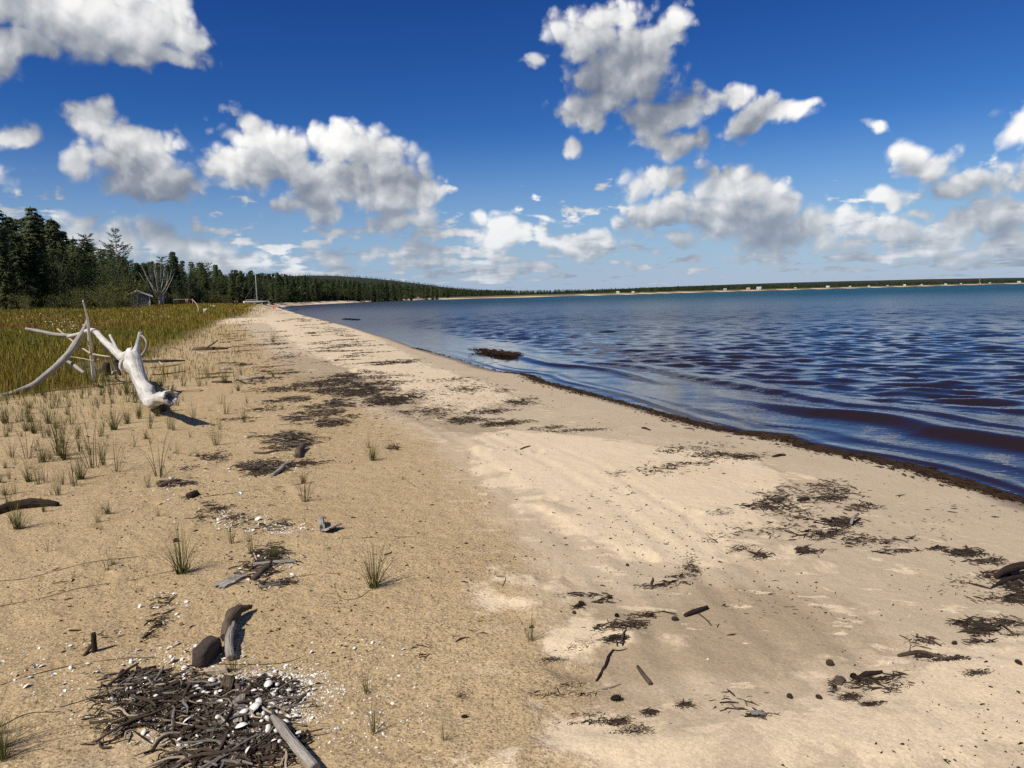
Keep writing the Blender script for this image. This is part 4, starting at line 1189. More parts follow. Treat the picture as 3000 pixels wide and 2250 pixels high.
lying('driftwood_chunk', 'short dark forked wood piece right beside the pitted block', 'driftwood', [(676,1938),(672,1900),(686,1848)], [0.022, 0.024, 0.018], mat_grey, rise=[0.01, 0.02, 0.03], sides=10, n=14, lump=0.2, seed=72)
tilted_block('wood_slab', 'thick pale topped slab lying just below the pitted block', 'driftwood', (597, 1978), (668, 1968), 0.030, 0.026, mat_tan, 1.0, 73)
tilted_block('bark_slab', 'upright grey bark slab standing out of the debris pile', 'driftwood', (688, 2122), (697, 2050), 0.055, 0.022, mat_grey, 1.4, 74, 0.3)
tilted_block('wood_chunk', 'square brown wood block behind the grey bark slab', 'driftwood', (664, 2030), (672, 1998), 0.045, 0.035, mat_brown, 1.2, 75, 0.2)
tilted_block('wood_chunk', 'split brown wood piece right behind the bark slab', 'driftwood', (700, 2030), (690, 2002), 0.025, 0.022, mat_brown, 1.2, 76, 0.3)
lying('driftwood_log', 'smooth grey log crossing the lower right corner of the debris pile', 'driftwood', [(800,2116),(822,2150),(852,2195),(885,2232),(925,2272)], [0.014, 0.022, 0.023, 0.024, 0.024], mat_grey, lift=0.9, rise=[0.015, 0.02, 0.02, 0.02, 0.01], sides=12, n=30, lump=0.10, seed=77, knots=2)
tilted_block('wood_slab', 'short upright tan plank beside the smooth grey log', 'driftwood', (795, 2210), (800, 2150), 0.035, 0.016, mat_brown, 1.2, 78, 0.25)
lying('driftwood_stick', 'dark forked stick right of the debris pile near the shell litter', 'driftwood', [(836,2094),(868,2062),(908,2026)], [0.006, 0.008, 0.005], mat_brown, sides=7, n=14, seed=79)
lying('driftwood_stick', 'thin twig lying beside the dark forked stick', 'driftwood', [(846,2070),(880,2040),(930,2022)], [0.004, 0.005, 0.004], mat_grey, sides=6, n=10, seed=80)
lying('driftwood_stick', 'short dark stick behind the shell litter right of the pile', 'driftwood', [(770,2034),(806,2020),(840,2010)], [0.010, 0.011, 0.006], mat_dark, sides=8, n=10, seed=81)
tilted_block('wood_slab', 'curled grey bark piece at the foot of the flat plank', 'driftwood', (640, 1722), (708, 1688), 0.085, 0.018, mat_grey, 1.0, 82, 0.3)
tilted_block('wood_plank', 'flat grey tapering plank lying level in the middle left', 'driftwood', (748, 1656), (868, 1646), 0.030, 0.014, mat_grey, 1.6, 83, 0.1)
lying('driftwood_chunk', 'splintered brown root chunk under the flat grey plank', 'driftwood', [(742,1700),(764,1682),(790,1660)], [0.016, 0.026, 0.020], mat_brown, sides=9, n=12, lump=0.3, seed=84, ragged=0.5)
lying('driftwood_stick', 'thin grey stick crossing below the flat plank', 'driftwood', [(764,1726),(806,1716),(850,1702)], [0.007, 0.008, 0.006], mat_grey, sides=7, n=10, seed=85)
lying('driftwood_stick', 'pale stick lying in debris above the flat plank', 'driftwood', [(702,1607),(736,1612),(752,1640)], [0.005, 0.007, 0.006], mat_tan, sides=6, n=10, seed=86)
tilted_block('stone_slab', 'thin grey slab leaning on edge beside a second slab', 'stone', (944, 1558), (942, 1532), 0.035, 0.055, mat_grey, 1.4, 87, 0.1)
tilted_block('stone_slab', 'flat pointed grey slab lying right of the leaning slab', 'stone', (954, 1562), (990, 1548), 0.075, 0.014, mat_grey, 1.6, 88, 0.15, tilt=0.35)
lying('driftwood_log', 'short dark log standing on end among the middle debris', 'driftwood', [(872,1342),(876,1328),(892,1314)], [0.035, 0.036, 0.030], mat_brown, rise=[0.0, 0.015, 0.03], sides=10, n=10, lump=0.14, seed=89)
lying('driftwood_stick', 'grey forked branch lying over the dark twig mat', 'driftwood', [(797,1396),(820,1384),(836,1370),(856,1362)], [0.018, 0.020, 0.018, 0.010], mat_grey, rise=[0.0, 0.01, 0.02, 0.02], sides=8, n=14, lump=0.14, seed=90)
lying('driftwood_stick', 'thin dark stick running left out of the twig mat', 'driftwood', [(744,1328),(780,1328),(815,1320)], [0.012, 0.016, 0.010], mat_brown, sides=7, n=10, seed=91)
lying('driftwood_log', 'brown stick with frayed end in the small left debris heap', 'driftwood', [(466,1428),(500,1416),(530,1408)], [0.014, 0.022, 0.012], mat_brown, sides=8, n=12, lump=0.15, seed=92)
lying('wood_stump', 'small dark upright snag among shells at lower left', 'stump', [(278,1912),(279,1911)], [0.020, 0.012], mat_dark, rise=[-0.02, 0.085], sides=8, n=6, lump=0.25, seed=93, ragged=0.5)
lying('driftwood_stick', 'brown stick leaning on the small dark snag', 'driftwood', [(246,1926),(262,1912),(270,1904)], [0.009, 0.010, 0.008], mat_brown, rise=[0, .01, .02], sides=7, n=8, seed=94)
tilted_block('wood_chunk', 'dark wood wedge beside white shells on the left sand', 'driftwood', (553, 1460), (578, 1450), 0.05, 0.035, mat_dark, 1.3, 95, 0.3)
pebble('round_stone', 'small round black stone behind the bushy grass tuft', 'stone', ground(516, 1585), (0.018, 0.018, 0.017), mat_dark, 7, None, 0, 3, 0.08, 0.2)
lying('driftwood_stick', 'dark grey driftwood branch above the loop of debris in mid beach', 'driftwood', [(700,1110),(732,1112),(772,1106)], [0.020, 0.034, 0.022], mat_grey, sides=8, n=12, lump=0.2, seed=96)
lying('driftwood_stick', 'curved dark stick below the grey branch in mid beach', 'driftwood', [(694,1114),(716,1122),(748,1127)], [0.014, 0.018, 0.012], mat_dark, sides=7, n=10, seed=97)
lying('driftwood_log', 'grey log in the upper debris streaks right of the bleached trunk', 'driftwood', [(620,1122),(650,1122),(680,1121)], [0.02, 0.034, 0.02], mat_brown, sides=8, n=10, lump=0.2, seed=98)
pebble('round_stone', 'low grey stone beside debris on the mid left sand', 'stone', ground(662, 1083), (0.13, 0.07, 0.05), mat_grey, 9, None, 0.2, 3, 0.15, 0.25)

# right hand half of the beach
lying('driftwood_log', 'dark split log with a thin branch alone on damp sand', 'driftwood', [(2006,1808),(2036,1798),(2072,1786)], [0.013, 0.016, 0.014], mat_dark, lift=0.9, sides=9, n=14, lump=0.16, seed=101, ragged=0.4)
lying('driftwood_twig', 'thin jointed twig sticking out below the dark split log', 'driftwood', [(2030,1786),(2052,1804),(2070,1818),(2084,1834)], [0.004, 0.005, 0.005, 0.005], mat_brown, sides=6, n=12, seed=102)
lying('driftwood_stick', 'black crooked stick pointing down left on damp sand', 'driftwood', [(1746,2000),(1762,1972),(1776,1945),(1784,1922),(1797,1907)], [0.004, 0.008, 0.009, 0.008, 0.006], mat_dark, sides=8, n=20, lump=0.25, seed=103)
lying('driftwood_twig', 'wispy root twig at the top of the black crooked stick', 'driftwood', [(1797,1907),(1815,1908),(1838,1902)], [0.005, 0.004, 0.002], mat_dark, sides=5, n=10, lump=0.3, seed=104)
lying('driftwood_stick', 'straight grey brown stick lying slanted in the lower centre', 'driftwood', [(1868,1957),(1884,1982),(1905,2011)], [0.009, 0.012, 0.012], mat_brown, lift=0.9, sides=9, n=12, lump=0.12, seed=105)
lying('driftwood_stick', 'thin pale brown stick left of the slanted grey brown stick', 'driftwood', [(1764,2022),(1790,2017),(1818,2007)], [0.005, 0.005, 0.003], mat_grey, sides=6, n=10, seed=106)
lying('driftwood_branch', 'long dark branch ending in root fibres on the right sand', 'driftwood', [(2632,1924),(2668,1918),(2700,1914),(2740,1930),(2775,1942),(2822,1934)], [0.010, 0.014, 0.012, 0.010, 0.007, 0.004], mat_brown, lift=0.9, sides=8, n=26, lump=0.2, seed=107, knots=3)
lying('driftwood_twig', 'short upright twig on the long dark branch', 'driftwood', [(2664,1918),(2668,1916)], [0.004, 0.002], mat_brown, rise=[0.01, 0.05], sides=5, n=5, seed=108)
lying('driftwood_log', 'dark log on the debris heap at the right picture edge', 'driftwood', [(2918,1696),(2960,1686),(3040,1672)], [0.020, 0.036, 0.036], mat_dark, lift=1.1, rise=[0.0, 0.02, 0.02], sides=9, n=18, lump=0.2, seed=109)
lying('driftwood_stick', 'second dark stick below the log at the right picture edge', 'driftwood', [(2905,1722),(2950,1704),(3010,1694)], [0.008, 0.02, 0.02], mat_dark, lift=0.9, sides=8, n=14, lump=0.25, seed=110)
lying('driftwood_stick', 'dark ribbed stick in the curved debris line at lower right', 'driftwood', [(2511,1988),(2545,1977),(2583,1968)], [0.009, 0.014, 0.008], mat_dark, lift=0.8, sides=8, n=14, lump=0.25, seed=111)
lying('driftwood_stick', 'dark stick at the centre of the tangled right hand debris', 'driftwood', [(2848,1832),(2885,1840),(2924,1850)], [0.008, 0.016, 0.010], mat_dark, lift=0.9, sides=8, n=12, lump=0.25, seed=112)
lying('driftwood_stick', 'forked dark twig left of the debris at the right edge', 'driftwood', [(2830,1706),(2865,1716),(2905,1725)], [0.004, 0.010, 0.006], mat_dark, sides=7, n=12, lump=0.2, seed=113)
tilted_block('bark_piece', 'small torn bark plate at the lower centre of the sand', 'driftwood', (2200, 2106), (2236, 2104), 0.030, 0.010, mat_grey, 1.4, 114, 0.35)
tilted_block('bark_piece', 'dark square bark plate in the curved debris line', 'driftwood', (2452, 2004), (2464, 1990), 0.040, 0.012, mat_brown, 1.4, 115, 0.3)
lying('driftwood_stick', 'dark stick lying alone on the sand left of the water', 'driftwood', [(1880,1254),(1892,1256),(1905,1260)], [0.014, 0.018, 0.012], mat_dark, sides=7, n=8, seed=116)
lying('driftwood_stick', 'dark stick lying beyond the round debris patch near the water', 'driftwood', [(2264,1338),(2282,1334),(2300,1333)], [0.012, 0.018, 0.014], mat_dark, sides=7, n=8, seed=117)
lying('driftwood_stick', 'dark stubby stick among scattered debris in right mid sand', 'driftwood', [(2338,1468),(2352,1466),(2368,1464)], [0.016, 0.020, 0.016], mat_dark, sides=7, n=8, lump=0.2, seed=118)
lying('driftwood_stick', 'grey stick lying over the dense dark debris clump on the right', 'driftwood', [(2493,1540),(2500,1530),(2514,1520)], [0.010, 0.013, 0.010], mat_grey, rise=[.01, .03, .04], sides=7, n=8, seed=119)
lying('driftwood_stick', 'small brown stick on the pale sand drift in the centre', 'driftwood', [(1524,1322),(1538,1317),(1553,1312)], [0.008, 0.010, 0.007], mat_brown, sides=6, n=8, seed=120)

# pine cones on the damp sand
def cone_mesh():
    rs = random.Random(5)
    V, Fc = [], []
    bv, bf = tube([(-0.5, 0, 0), (-0.2, 0, 0), (0.2, 0, 0), (0.5, 0, 0)], [0.10, 0.27, 0.24, 0.06], 8)
    parts = [(bv, bf)]
    for i in range(9):
        x = -0.46 + i * 0.11
        r = 0.30 * math.sin(math.pi * min(0.95, (x + 0.58) / 1.12)) + 0.05
        for k in range(7):
            a = k * 0.8976 + i * 0.45
            c_, s_ = math.cos(a), math.sin(a)
            p = np.array([x, c_ * r * 0.7, s_ * r * 0.7]); tip = np.array([x + 0.10, c_ * (r + 0.10), s_ * (r + 0.10)])
            sd = np.array([0, -s_, c_]) * 0.09
            parts.append(([p - sd, p + sd, tip + sd * 0.6, tip - sd * 0.6], [(0, 1, 2, 3)]))
    v, f = join(parts)
    me = mesh_py('cone', v, f, False, mat_dark)
    return me
cone = cone_mesh()
CONES = [((1804, 2052), 0.055, 'lying above the twig nests at lower centre'), ((2430, 1950), 0.050, 'above the curved debris line at lower right'), ((2500, 1986), 0.045, 'at the left end of the dark ribbed stick'),
         ((1705, 1778), 0.045, 'on the thin debris line in the centre'), ((1682, 1800), 0.03, 'below the debris line left of centre'), ((1786, 1752), 0.04, 'at the bend of the debris line in the centre'), ((1556, 1839), 0.03, 'beside the wiry tuft at lower centre'),
         ((2892, 1692), 0.05, 'left of the log at the right picture edge'), ((1807, 1814), 0.035, 'between two debris lines right of the wiry tuft'), ((1976, 1818), 0.045, 'left of the dark split log'), ((2400, 2048), 0.035, 'on the pale sand left of the curved debris line'),
         ((2314, 2044), 0.035, 'at the edge of the pale sand at lower right'), ((1838, 1657), 0.03, 'on the pale sand beyond the damp patch'), ((2795, 1886), 0.035, 'above the long dark branch on the right'), ((2984, 1957), 0.04, 'on pale sand near the right picture edge'),
         ((2105, 1330), 0.05, 'near the water right of the round debris patch'), ((1360, 2100), 0.03, 'beside the thin leafless tuft at lower centre')]
for i, (pp, s_, lab) in enumerate(CONES):
    c = ground(*pp)
    s_ *= 0.8
    o = link('pine_cone', cone, loc=(c[0], c[1], c[2] + s_ * 0.22)); o.scale = (s_, s_, s_); o.rotation_euler = (rnd.uniform(-.3, .3), rnd.uniform(-.3, .3), rnd.uniform(0, 6.28))
    tag(o, 'small dark cone ' + lab, 'cone', 'dark cones on the sand')

# ================================================================ wrack: twigs, chips, fibres
TW_COL = np.array([(0.030, 0.021, 0.015), (0.050, 0.036, 0.026), (0.085, 0.062, 0.045), (0.020, 0.014, 0.011), (0.16, 0.125, 0.095), (0.34, 0.27, 0.19)])
m_, nb, bs = material('litter'); mat_litter = m_
nb.t.links.new(attr_node(nb, 'Col', 'Color'), bs.inputs['Base Color']); bs.inputs['Roughness'].default_value = 0.85
bs.inputs['Specular IOR Level'].default_value = 0.2

def twigs_np(p, L, r, ang, col, seed, pitch=None):
    """bent three-sided twigs lying on the ground; arrays in, one vertex/triangle soup out"""
    rs = np.random.default_rng(seed)
    n = len(p)
    d = np.stack([np.cos(ang), np.sin(ang), rs.normal(0, 0.10, n) if pitch is None else pitch], 1)
    s = np.stack([-np.sin(ang), np.cos(ang), np.zeros(n)], 1)
    z = np.array([0, 0, 1.0])
    mid = p + s * (rs.normal(0, 0.10, n) * L)[:, None] + z * (r * 0.9 + np.abs(rs.normal(0, 0.06, n)) * L)[:, None]
    a = p - d * (L * 0.5)[:, None] + z * (r * 0.8)[:, None]; b = p + d * (L * 0.5)[:, None] + z * (r * 0.8)[:, None]
    def ring(c, k): return [c + z * (r * k)[:, None], c + (s * 0.87 - z * 0.5) * (r * k)[:, None], c - (s * 0.87 + z * 0.5) * (r * k)[:, None]]
    v = np.stack(ring(a, 0.8) + ring(mid, 1.1) + ring(b, 0.5), 1).reshape(-1, 3)
    f0 = []
    for q in (0, 3):
        for k in range(3):
            i, j = q + k, q + (k + 1) % 3
            f0 += [(i, j, j + 3), (i, j + 3, i + 3)]
        f = (np.arange(n)[:, None, None] * 9 + np.array(f0)[None]).reshape(-1, 3)
    return v, f, np.repeat(col, 9, axis=0)

# patches in picture units (2212 wide): centre, half size, count, size factor, kind ('w' woody, 'f' fine dark fibres, 'm' mixed), drift of the pieces (deg in the picture)
PATCH = [
 (1740,1075,120,34,150,1.0,'m'),(1650,1095,70,20,130,0.9,'m'),(1860,1095,60,10,120,1.0,'m'),(1700,1140,110,24,90,1.0,'m'),(1900,1170,90,10,80,0.9,'m'),(1940,1190,60,8,70,0.9,'m'),(2060,1120,160,60,50,0.8,'m'),(2130,1210,60,12,90,0.9,'m'),(2060,1260,70,26,70,0.8,'f'),(1420,1020,80,14,90,0.9,'m'),(1480,1005,90,9,80,0.9,'m'),(1330,1360,60,14,90,0.9,'m'),(1390,1330,50,10,60,0.9,'m'),(1250,1290,60,8,60,0.9,'m'),(1440,1262,70,7,70,0.9,'m'),(1190,1500,60,10,60,0.8,'f'),(1290,1560,70,8,90,0.8,'f'),(1560,1520,110,36,30,0.8,'m'),(1650,1330,140,60,40,0.7,'m'),(1300,1080,120,50,50,0.8,'m'),
 (430,1550,215,105,1500,0.75,'f'),(450,1645,160,26,420,1.0,'w'),(600,1620,60,40,160,0.9,'w'),
 (650,1000,60,8,200,1.0,'m'),(560,885,60,8,160,1.1,'m'),(520,905,50,6,90,1.1,'m'),(830,775,90,14,260,0.7,'f'),(760,745,90,12,240,0.8,'f'),(930,850,80,14,260,0.7,'f'),(1000,870,90,14,240,0.7,'f'),(700,930,110,40,260,0.7,'f'),(620,985,110,40,260,0.7,'f'),(560,1060,110,50,200,0.7,'f'),(480,940,90,40,160,0.8,'f'),(560,800,70,30,200,1.0,'m'),(520,760,60,24,160,1.1,'m'),(630,770,60,14,160,1.1,'m'),
 (430,1560,190,90,900,1.0,'w'),(330,1500,120,50,420,1.0,'w'),(480,1520,110,50,420,1.0,'w'),(520,1610,120,50,520,1.0,'w'),(600,1480,80,26,150,0.8,'w'),(300,1470,80,24,170,0.9,'w'),(280,1560,80,50,240,0.5,'f'),
 (345,1345,32,26,90,0.8,'m'),(350,1300,40,20,60,0.7,'m'),(325,1372,26,12,50,0.7,'m'),
 (590,1195,46,22,230,0.9,'w'),(560,1235,50,26,170,1.0,'w'),(600,1262,50,14,80,0.8,'w'),
 (470,1100,50,14,170,0.9,'m'),(510,1120,46,20,190,0.8,'m'),(600,1135,46,14,230,0.8,'m'),(440,1118,46,12,70,0.7,'m'),(455,1088,26,8,60,0.8,'m'),
 (390,1045,44,10,170,1.0,'w'),(575,1012,66,16,520,1.1,'w'),(410,1075,18,5,40,0.8,'m'),(440,988,50,10,150,0.9,'m'),(480,990,26,10,70,0.8,'m'),(395,1012,36,6,60,0.8,'m'),
 (625,958,66,14,420,1.2,'w'),(600,940,56,9,160,1.1,'w'),(650,940,50,10,110,1.0,'m'),(700,915,50,8,320,1.2,'w'),(640,905,44,7,140,1.1,'w'),(690,893,60,7,260,1.3,'w'),(750,900,26,5,50,1.0,'m'),
 (735,872,36,9,260,1.3,'w'),(690,878,40,6,140,1.2,'w'),(640,862,46,7,260,1.3,'w'),(590,868,40,6,120,1.2,'m'),(600,842,60,6,220,1.3,'w'),(560,825,46,5,120,1.3,'m'),(660,830,40,6,160,1.3,'w'),
 (720,826,66,10,900,1.2,'m'),(790,842,80,16,1900,1.2,'m'),(760,812,76,8,600,1.2,'m'),(850,862,66,14,1200,1.2,'m'),(700,845,60,8,500,1.2,'m'),(820,870,50,10,500,1.2,'m'),(840,815,66,5,190,1.2,'m'),(880,782,40,4,110,1.2,'m'),(820,828,80,6,220,1.2,'m'),
 (920,890,66,9,300,1.1,'m'),(1000,908,80,9,430,1.1,'m'),(1090,915,66,7,420,1.1,'m'),(1120,868,40,9,260,1.2,'m'),(1060,888,66,7,300,1.1,'m'),(1010,842,70,14,300,1.1,'m'),(980,822,66,8,140,1.1,'m'),(1090,845,36,6,90,1.1,'m'),
 (1240,930,66,4,200,1.0,'m'),(1180,924,40,5,120,1.0,'m'),(900,870,60,10,160,1.0,'f'),(970,880,90,10,120,0.8,'f'),(820,895,60,16,110,0.8,'f'),(840,950,40,22,60,0.8,'f'),(850,965,24,8,50,1.0,'m'),
 (1560,985,80,13,420,1.0,'m'),(1510,965,100,12,150,0.9,'m'),(1610,990,40,9,210,1.0,'m'),(1440,978,36,5,50,0.9,'m'),(1340,1027,36,7,60,0.7,'f'),(1420,1015,60,18,40,0.8,'m'),
 (1800,1060,56,22,150,0.9,'m'),(1775,1045,40,9,80,0.9,'m'),(1680,1085,26,14,140,0.8,'m'),(1800,1075,46,11,170,0.9,'m'),(1650,1100,20,9,60,0.8,'m'),(1560,1110,40,10,50,0.7,'f'),(1720,1110,60,20,90,0.9,'m'),
 (1810,1130,50,14,330,0.9,'m'),(1790,1155,50,14,200,0.9,'m'),(1735,1188,18,10,170,0.8,'m'),(1770,1190,40,8,40,0.8,'m'),(1850,1165,60,12,70,0.8,'m'),(1560,1160,60,20,40,0.8,'m'),(1600,1190,36,9,90,0.7,'f'),(1640,1205,30,8,60,0.8,'m'),
 (1490,1225,24,22,240,0.45,'f'),(1500,1235,18,12,130,0.45,'f'),(2075,1195,56,9,220,0.9,'m'),(2020,1185,40,7,50,0.8,'m'),(2190,1260,50,24,420,1.0,'m'),(2160,1240,50,16,110,0.9,'m'),(2195,1290,36,12,240,1.0,'m'),(2130,1290,50,16,60,0.8,'m'),
 (2100,1345,46,12,130,0.9,'m'),(2120,1362,56,12,210,0.9,'m'),(2170,1345,60,16,120,0.8,'m'),(2110,1385,36,7,60,0.8,'m'),(2190,1370,40,9,120,0.5,'f'),
 (1800,1480,15,22,120,0.5,'f'),(1840,1505,36,13,260,0.5,'f'),(1880,1525,30,9,230,0.5,'f'),(1900,1468,60,9,120,0.8,'m'),(1930,1490,28,20,110,0.6,'f'),(1850,1480,50,14,70,0.7,'m'),
 (2060,1430,60,7,200,0.6,'f'),(2110,1462,40,9,200,0.5,'f'),(2010,1420,50,5,90,0.8,'m'),(1990,1385,50,16,60,0.7,'m'),
 (1640,1552,36,9,60,0.7,'m'),(1330,1560,40,11,170,0.6,'f'),(1405,1540,20,9,170,0.6,'f'),(1480,1520,26,9,110,0.6,'f'),(1380,1580,56,16,230,0.45,'f'),(1270,1545,50,8,50,0.6,'f'),
 (1190,1425,36,9,150,0.5,'f'),(1240,1400,50,11,60,0.6,'f'),(1330,1388,36,9,110,0.7,'m'),(1370,1350,40,11,70,0.7,'m'),(1300,1300,36,6,50,0.7,'m'),(1250,1315,14,6,60,0.6,'m'),(1400,1270,60,8,50,0.6,'m'),(1470,1245,50,7,40,0.6,'m'),(1230,1480,40,7,40,0.6,'f'),(1260,1500,40,7,40,0.6,'f'),
 (900,1390,40,22,26,0.6,'m'),(910,1420,26,12,22,0.6,'m'),(1000,1360,90,50,30,0.6,'m'),(200,1380,50,26,40,0.7,'m'),(110,1260,90,50,40,0.7,'m'),(90,985,110,26,160,0.8,'f'),(200,960,120,18,120,0.8,'f'),
]
def streaks():
    """long thin wrack lines on the upper beach, drawn out along the shore"""
    out = []
    rs = random.Random(12)
    for i in range(56):
        y = 668 + 122 * (rs.random() ** 0.8)
        t = (y - 668) / 122
        xr = 660 + 240 * t; xl = 560 + 150 * t
        x = rs.uniform(xl + 20, xr)
        out.append((x, y, rs.uniform(22, 50) * (0.35 + t), 0.9 + 1.1 * t, int(26 + 40 * t), 1.35, 'm'))
    for i in range(34):
        y = 672 + 150 * (rs.random() ** 0.8)
        t = (y - 672) / 150
        x = rs.uniform(500 - 40 * t, 610 + 40 * t)
        out.append((x, y, rs.uniform(20, 48) * (0.5 + t), 1.0 + 1.5 * t, int(24 + 34 * t), 1.35, 'm'))
    return out

def litter():
    rs = np.random.default_rng(33)
    P_, L_, R2, A_, C_, Z_ = [], [], [], [], [], []
    for pi, (cx, cy, rx, ry, n, k, kind) in enumerate(PATCH + streaks()):
        m = int(n * (3.3 if (680 < cy < 1050 or (cx > 1300 and cy < 1230)) else 2.3))
        if cx > 1300 and cy > 1000: k = k * 1.25
        a = rs.uniform(0, 6.283, m); q = np.sqrt(rs.random(m)) * np.clip(rs.normal(0.95, 0.32, m), 0.2, 2.0)
        X, Y = cx + np.cos(a) * q * rx, cy + np.sin(a) * q * ry
        tilt = (X - cx) * (-0.06)
        p = groundv(X * K, (Y + tilt) * K)
        clump = fbm(p[:, 0] * 3.0, p[:, 1] * 3.0, 90 + pi, 3) + 0.35 * (1 - q)
        p = p[clump + rs.normal(0, 0.16, len(clump)) > np.quantile(clump, 0.36)]
        m = len(p)
        big = {'w': 1.0, 'm': 0.62, 'f': 0.42}[kind] * k
        r_ = np.hypot(p[:, 0], p[:, 1])
        L = np.exp(rs.normal(math.log(0.044), 0.55, m)) * big * (0.85 + 0.02 * r_)
        rad = np.clip(L * rs.uniform(0.022, 0.060, m), 0.0008, 0.0042) * (1 + 0.03 * r_)
        if kind == 'f': rad = np.clip(rad, 0.0008, 0.0022)
        ang = rs.normal(R_(8), R_(55 if kind == 'w' and r_.mean() < 5 else 38), m) + np.where(rs.random(m) < 0.2, 1.5, 0)
        w_ = {'w': [.22, .24, .20, .10, .15, .09], 'm': [.34, .27, .10, .24, .04, .01], 'f': [.36, .26, .06, .30, .02, .0]}[kind]
        far_dark = rs.random(m) < np.clip((cx - 760) / 500, 0, 0.6)
        ci = rs.choice(6, m, p=np.array(w_) / sum(w_)); ci[far_dark] = np.minimum(ci[far_dark], 1)
        col = TW_COL[ci] * rs.uniform(0.7, 1.3, m)[:, None]
        P_.append(p); L_.append(L); R2.append(rad); A_.append(ang); C_.append(col)
        hz_ = np.zeros(m)
        if n > 300 and kind == 'w': hz_ = rs.random(m) ** 2 * 0.022
        Z_.append(hz_)
    # scattered chips everywhere on the sand, thicker along the old water lines
    n = 46000
    r = np.exp(rs.uniform(math.log(2.2), math.log(55), n)); a = rs.uniform(R_(-40), R_(40), n)
    x, y = r * np.sin(a), r * np.cos(a)
    s_ = shore_s(x, y)
    dens = np.clip(0.10 + 0.16 * smooth(-x, -0.2, 1.5) + 0.9 * fbm(x * 0.9, y * 0.9, 140, 4) + 0.25 * fbm(x * 4, y * 4, 141, 2), 0, 1) * smooth(s_, 0.6, 2.0)
    far_meadow = sd_poly(x, y, MEADOW) > -0.5
    keep = (rs.random(n) < dens) & ~far_meadow
    x, y = x[keep], y[keep]; n = len(x)
    p = np.stack([x, y, land_z(x, y)], 1)
    rr = np.hypot(x, y)
    P_.append(p); L = np.exp(rs.normal(math.log(0.0068), 0.60, n)) * (0.8 + 0.06 * rr); L_.append(L)
    R2.append(np.clip(L * rs.uniform(0.10, 0.34, n), 0.0007, 0.0020 + 0.0004 * rr)); A_.append(rs.normal(0, 0.9, n))
    C_.append(TW_COL[rs.choice(5, n, p=[.3, .3, .15, .2, .05])] * rs.uniform(0.7, 1.4, n)[:, None]); Z_.append(np.zeros(n))
    # the dark wet line along the water's edge
    n = 20000
    i = rs.integers(len(ext) - 1, len(ext) + 21, n); t = rs.random(n)
    A0, B0 = SHORE[i], SHORE[i + 1]
    pt = A0 + (B0 - A0) * t[:, None]
    nrm = np.stack([-(B0 - A0)[:, 1], (B0 - A0)[:, 0]], 1); nrm /= np.linalg.norm(nrm, axis=1)[:, None]
    sgn = np.where(shore_s(pt[:, 0] + nrm[:, 0] * 0.3, pt[:, 1] + nrm[:, 1] * 0.3) > 0, 1, -1)
    gate = np.clip(0.55 + 1.6 * fbm(pt[:, 0] * 0.22 + 3, pt[:, 1] * 0.22, 150, 3), 0.08, 1.2)
    rr = np.hypot(pt[:, 0], pt[:, 1])
    off_ = rs.gamma(1.4, 0.10, n) * gate * (0.8 + 0.022 * rr) - 0.05
    keep = rs.random(n) < gate * np.clip(1.3 - 0.02 * rr, 0.5, 1)
    pt = (pt + nrm * (sgn * off_)[:, None])[keep]
    n = len(pt)
    z = np.maximum(land_z(pt[:, 0], pt[:, 1]), 0.006)
    P_.append(np.column_stack([pt, z])); rr = np.hypot(pt[:, 0], pt[:, 1])
    L = np.exp(rs.normal(math.log(0.040), 0.5, n)) * (0.9 + 0.035 * rr); L_.append(L)
    R2.append(np.clip(L * rs.uniform(0.04, 0.11, n), 0.001, 0.010)); 
    dirv_ = (B0 - A0)[keep]; A_.append(np.arctan2(dirv_[:, 1], dirv_[:, 0]) + rs.normal(0, 0.5, n))
    C_.append(np.array([(0.020, 0.011, 0.006)]) * rs.uniform(0.6, 2.2, n)[:, None]); Z_.append(np.zeros(n))
    P = np.vstack(P_); L = np.concatenate(L_); R2 = np.concatenate(R2); A = np.concatenate(A_); Cc = np.vstack(C_); Zo = np.concatenate(Z_)
    P[:, 2] += Zo
    # the largest pieces in view become single sticks, the rest is litter
    d = np.linalg.norm(P - CAM, axis=1)
    shows = L * R2 ** 0.6 / d ** 1.6
    shows[len(shows) - n:] = 0
    q = (P - CAM) @ np.stack([_R, _U, _F], 1)
    u = q[:, 0] / q[:, 2] * F_PX + 1500; v = 1125 - q[:, 1] / q[:, 2] * F_PX
    inview = (u > 5) & (u < 2995) & (v < 2245)
    shows = np.where(inview, shows, 0)
    idx = np.argsort(-shows)[:300]
    rest_ = np.ones(len(P), bool); rest_[idx] = False
    v_, f_, c_ = twigs_np(P[rest_], L[rest_], R2[rest_], A[rest_], Cc[rest_], 2)
    me = mesh_np('wrack_litter', v_, f_); attr_col(me, 'Col', c_)
    tag(link('wrack_litter', me, mat_litter), 'dark drifts of twigs, bark bits and plant fibres strewn on the sand', 'litter', kind='stuff')
    # single sticks: a dozen shared shapes
    shapes = []
    for i in range(14):
        b_ = rs.normal(0, 0.06, 3)
        mt = (mat_brown, mat_brown, mat_grey, mat_dark, mat_tan, mat_brown, mat_grey)[i % 7]
        shapes.append(limb_mesh('stick', np.array([(-0.5, 0, 0), (-0.15, b_[0], abs(b_[1]) * .4), (0.2, b_[2], abs(b_[0]) * .4), (0.5, 0, 0)]), np.array([0.034, 0.042, 0.040, 0.026]) * rs.uniform(0.8, 1.5), mt, sides=6, n=8, lump=0.12, seed=200 + i, ragged=0.4))
    used = {}
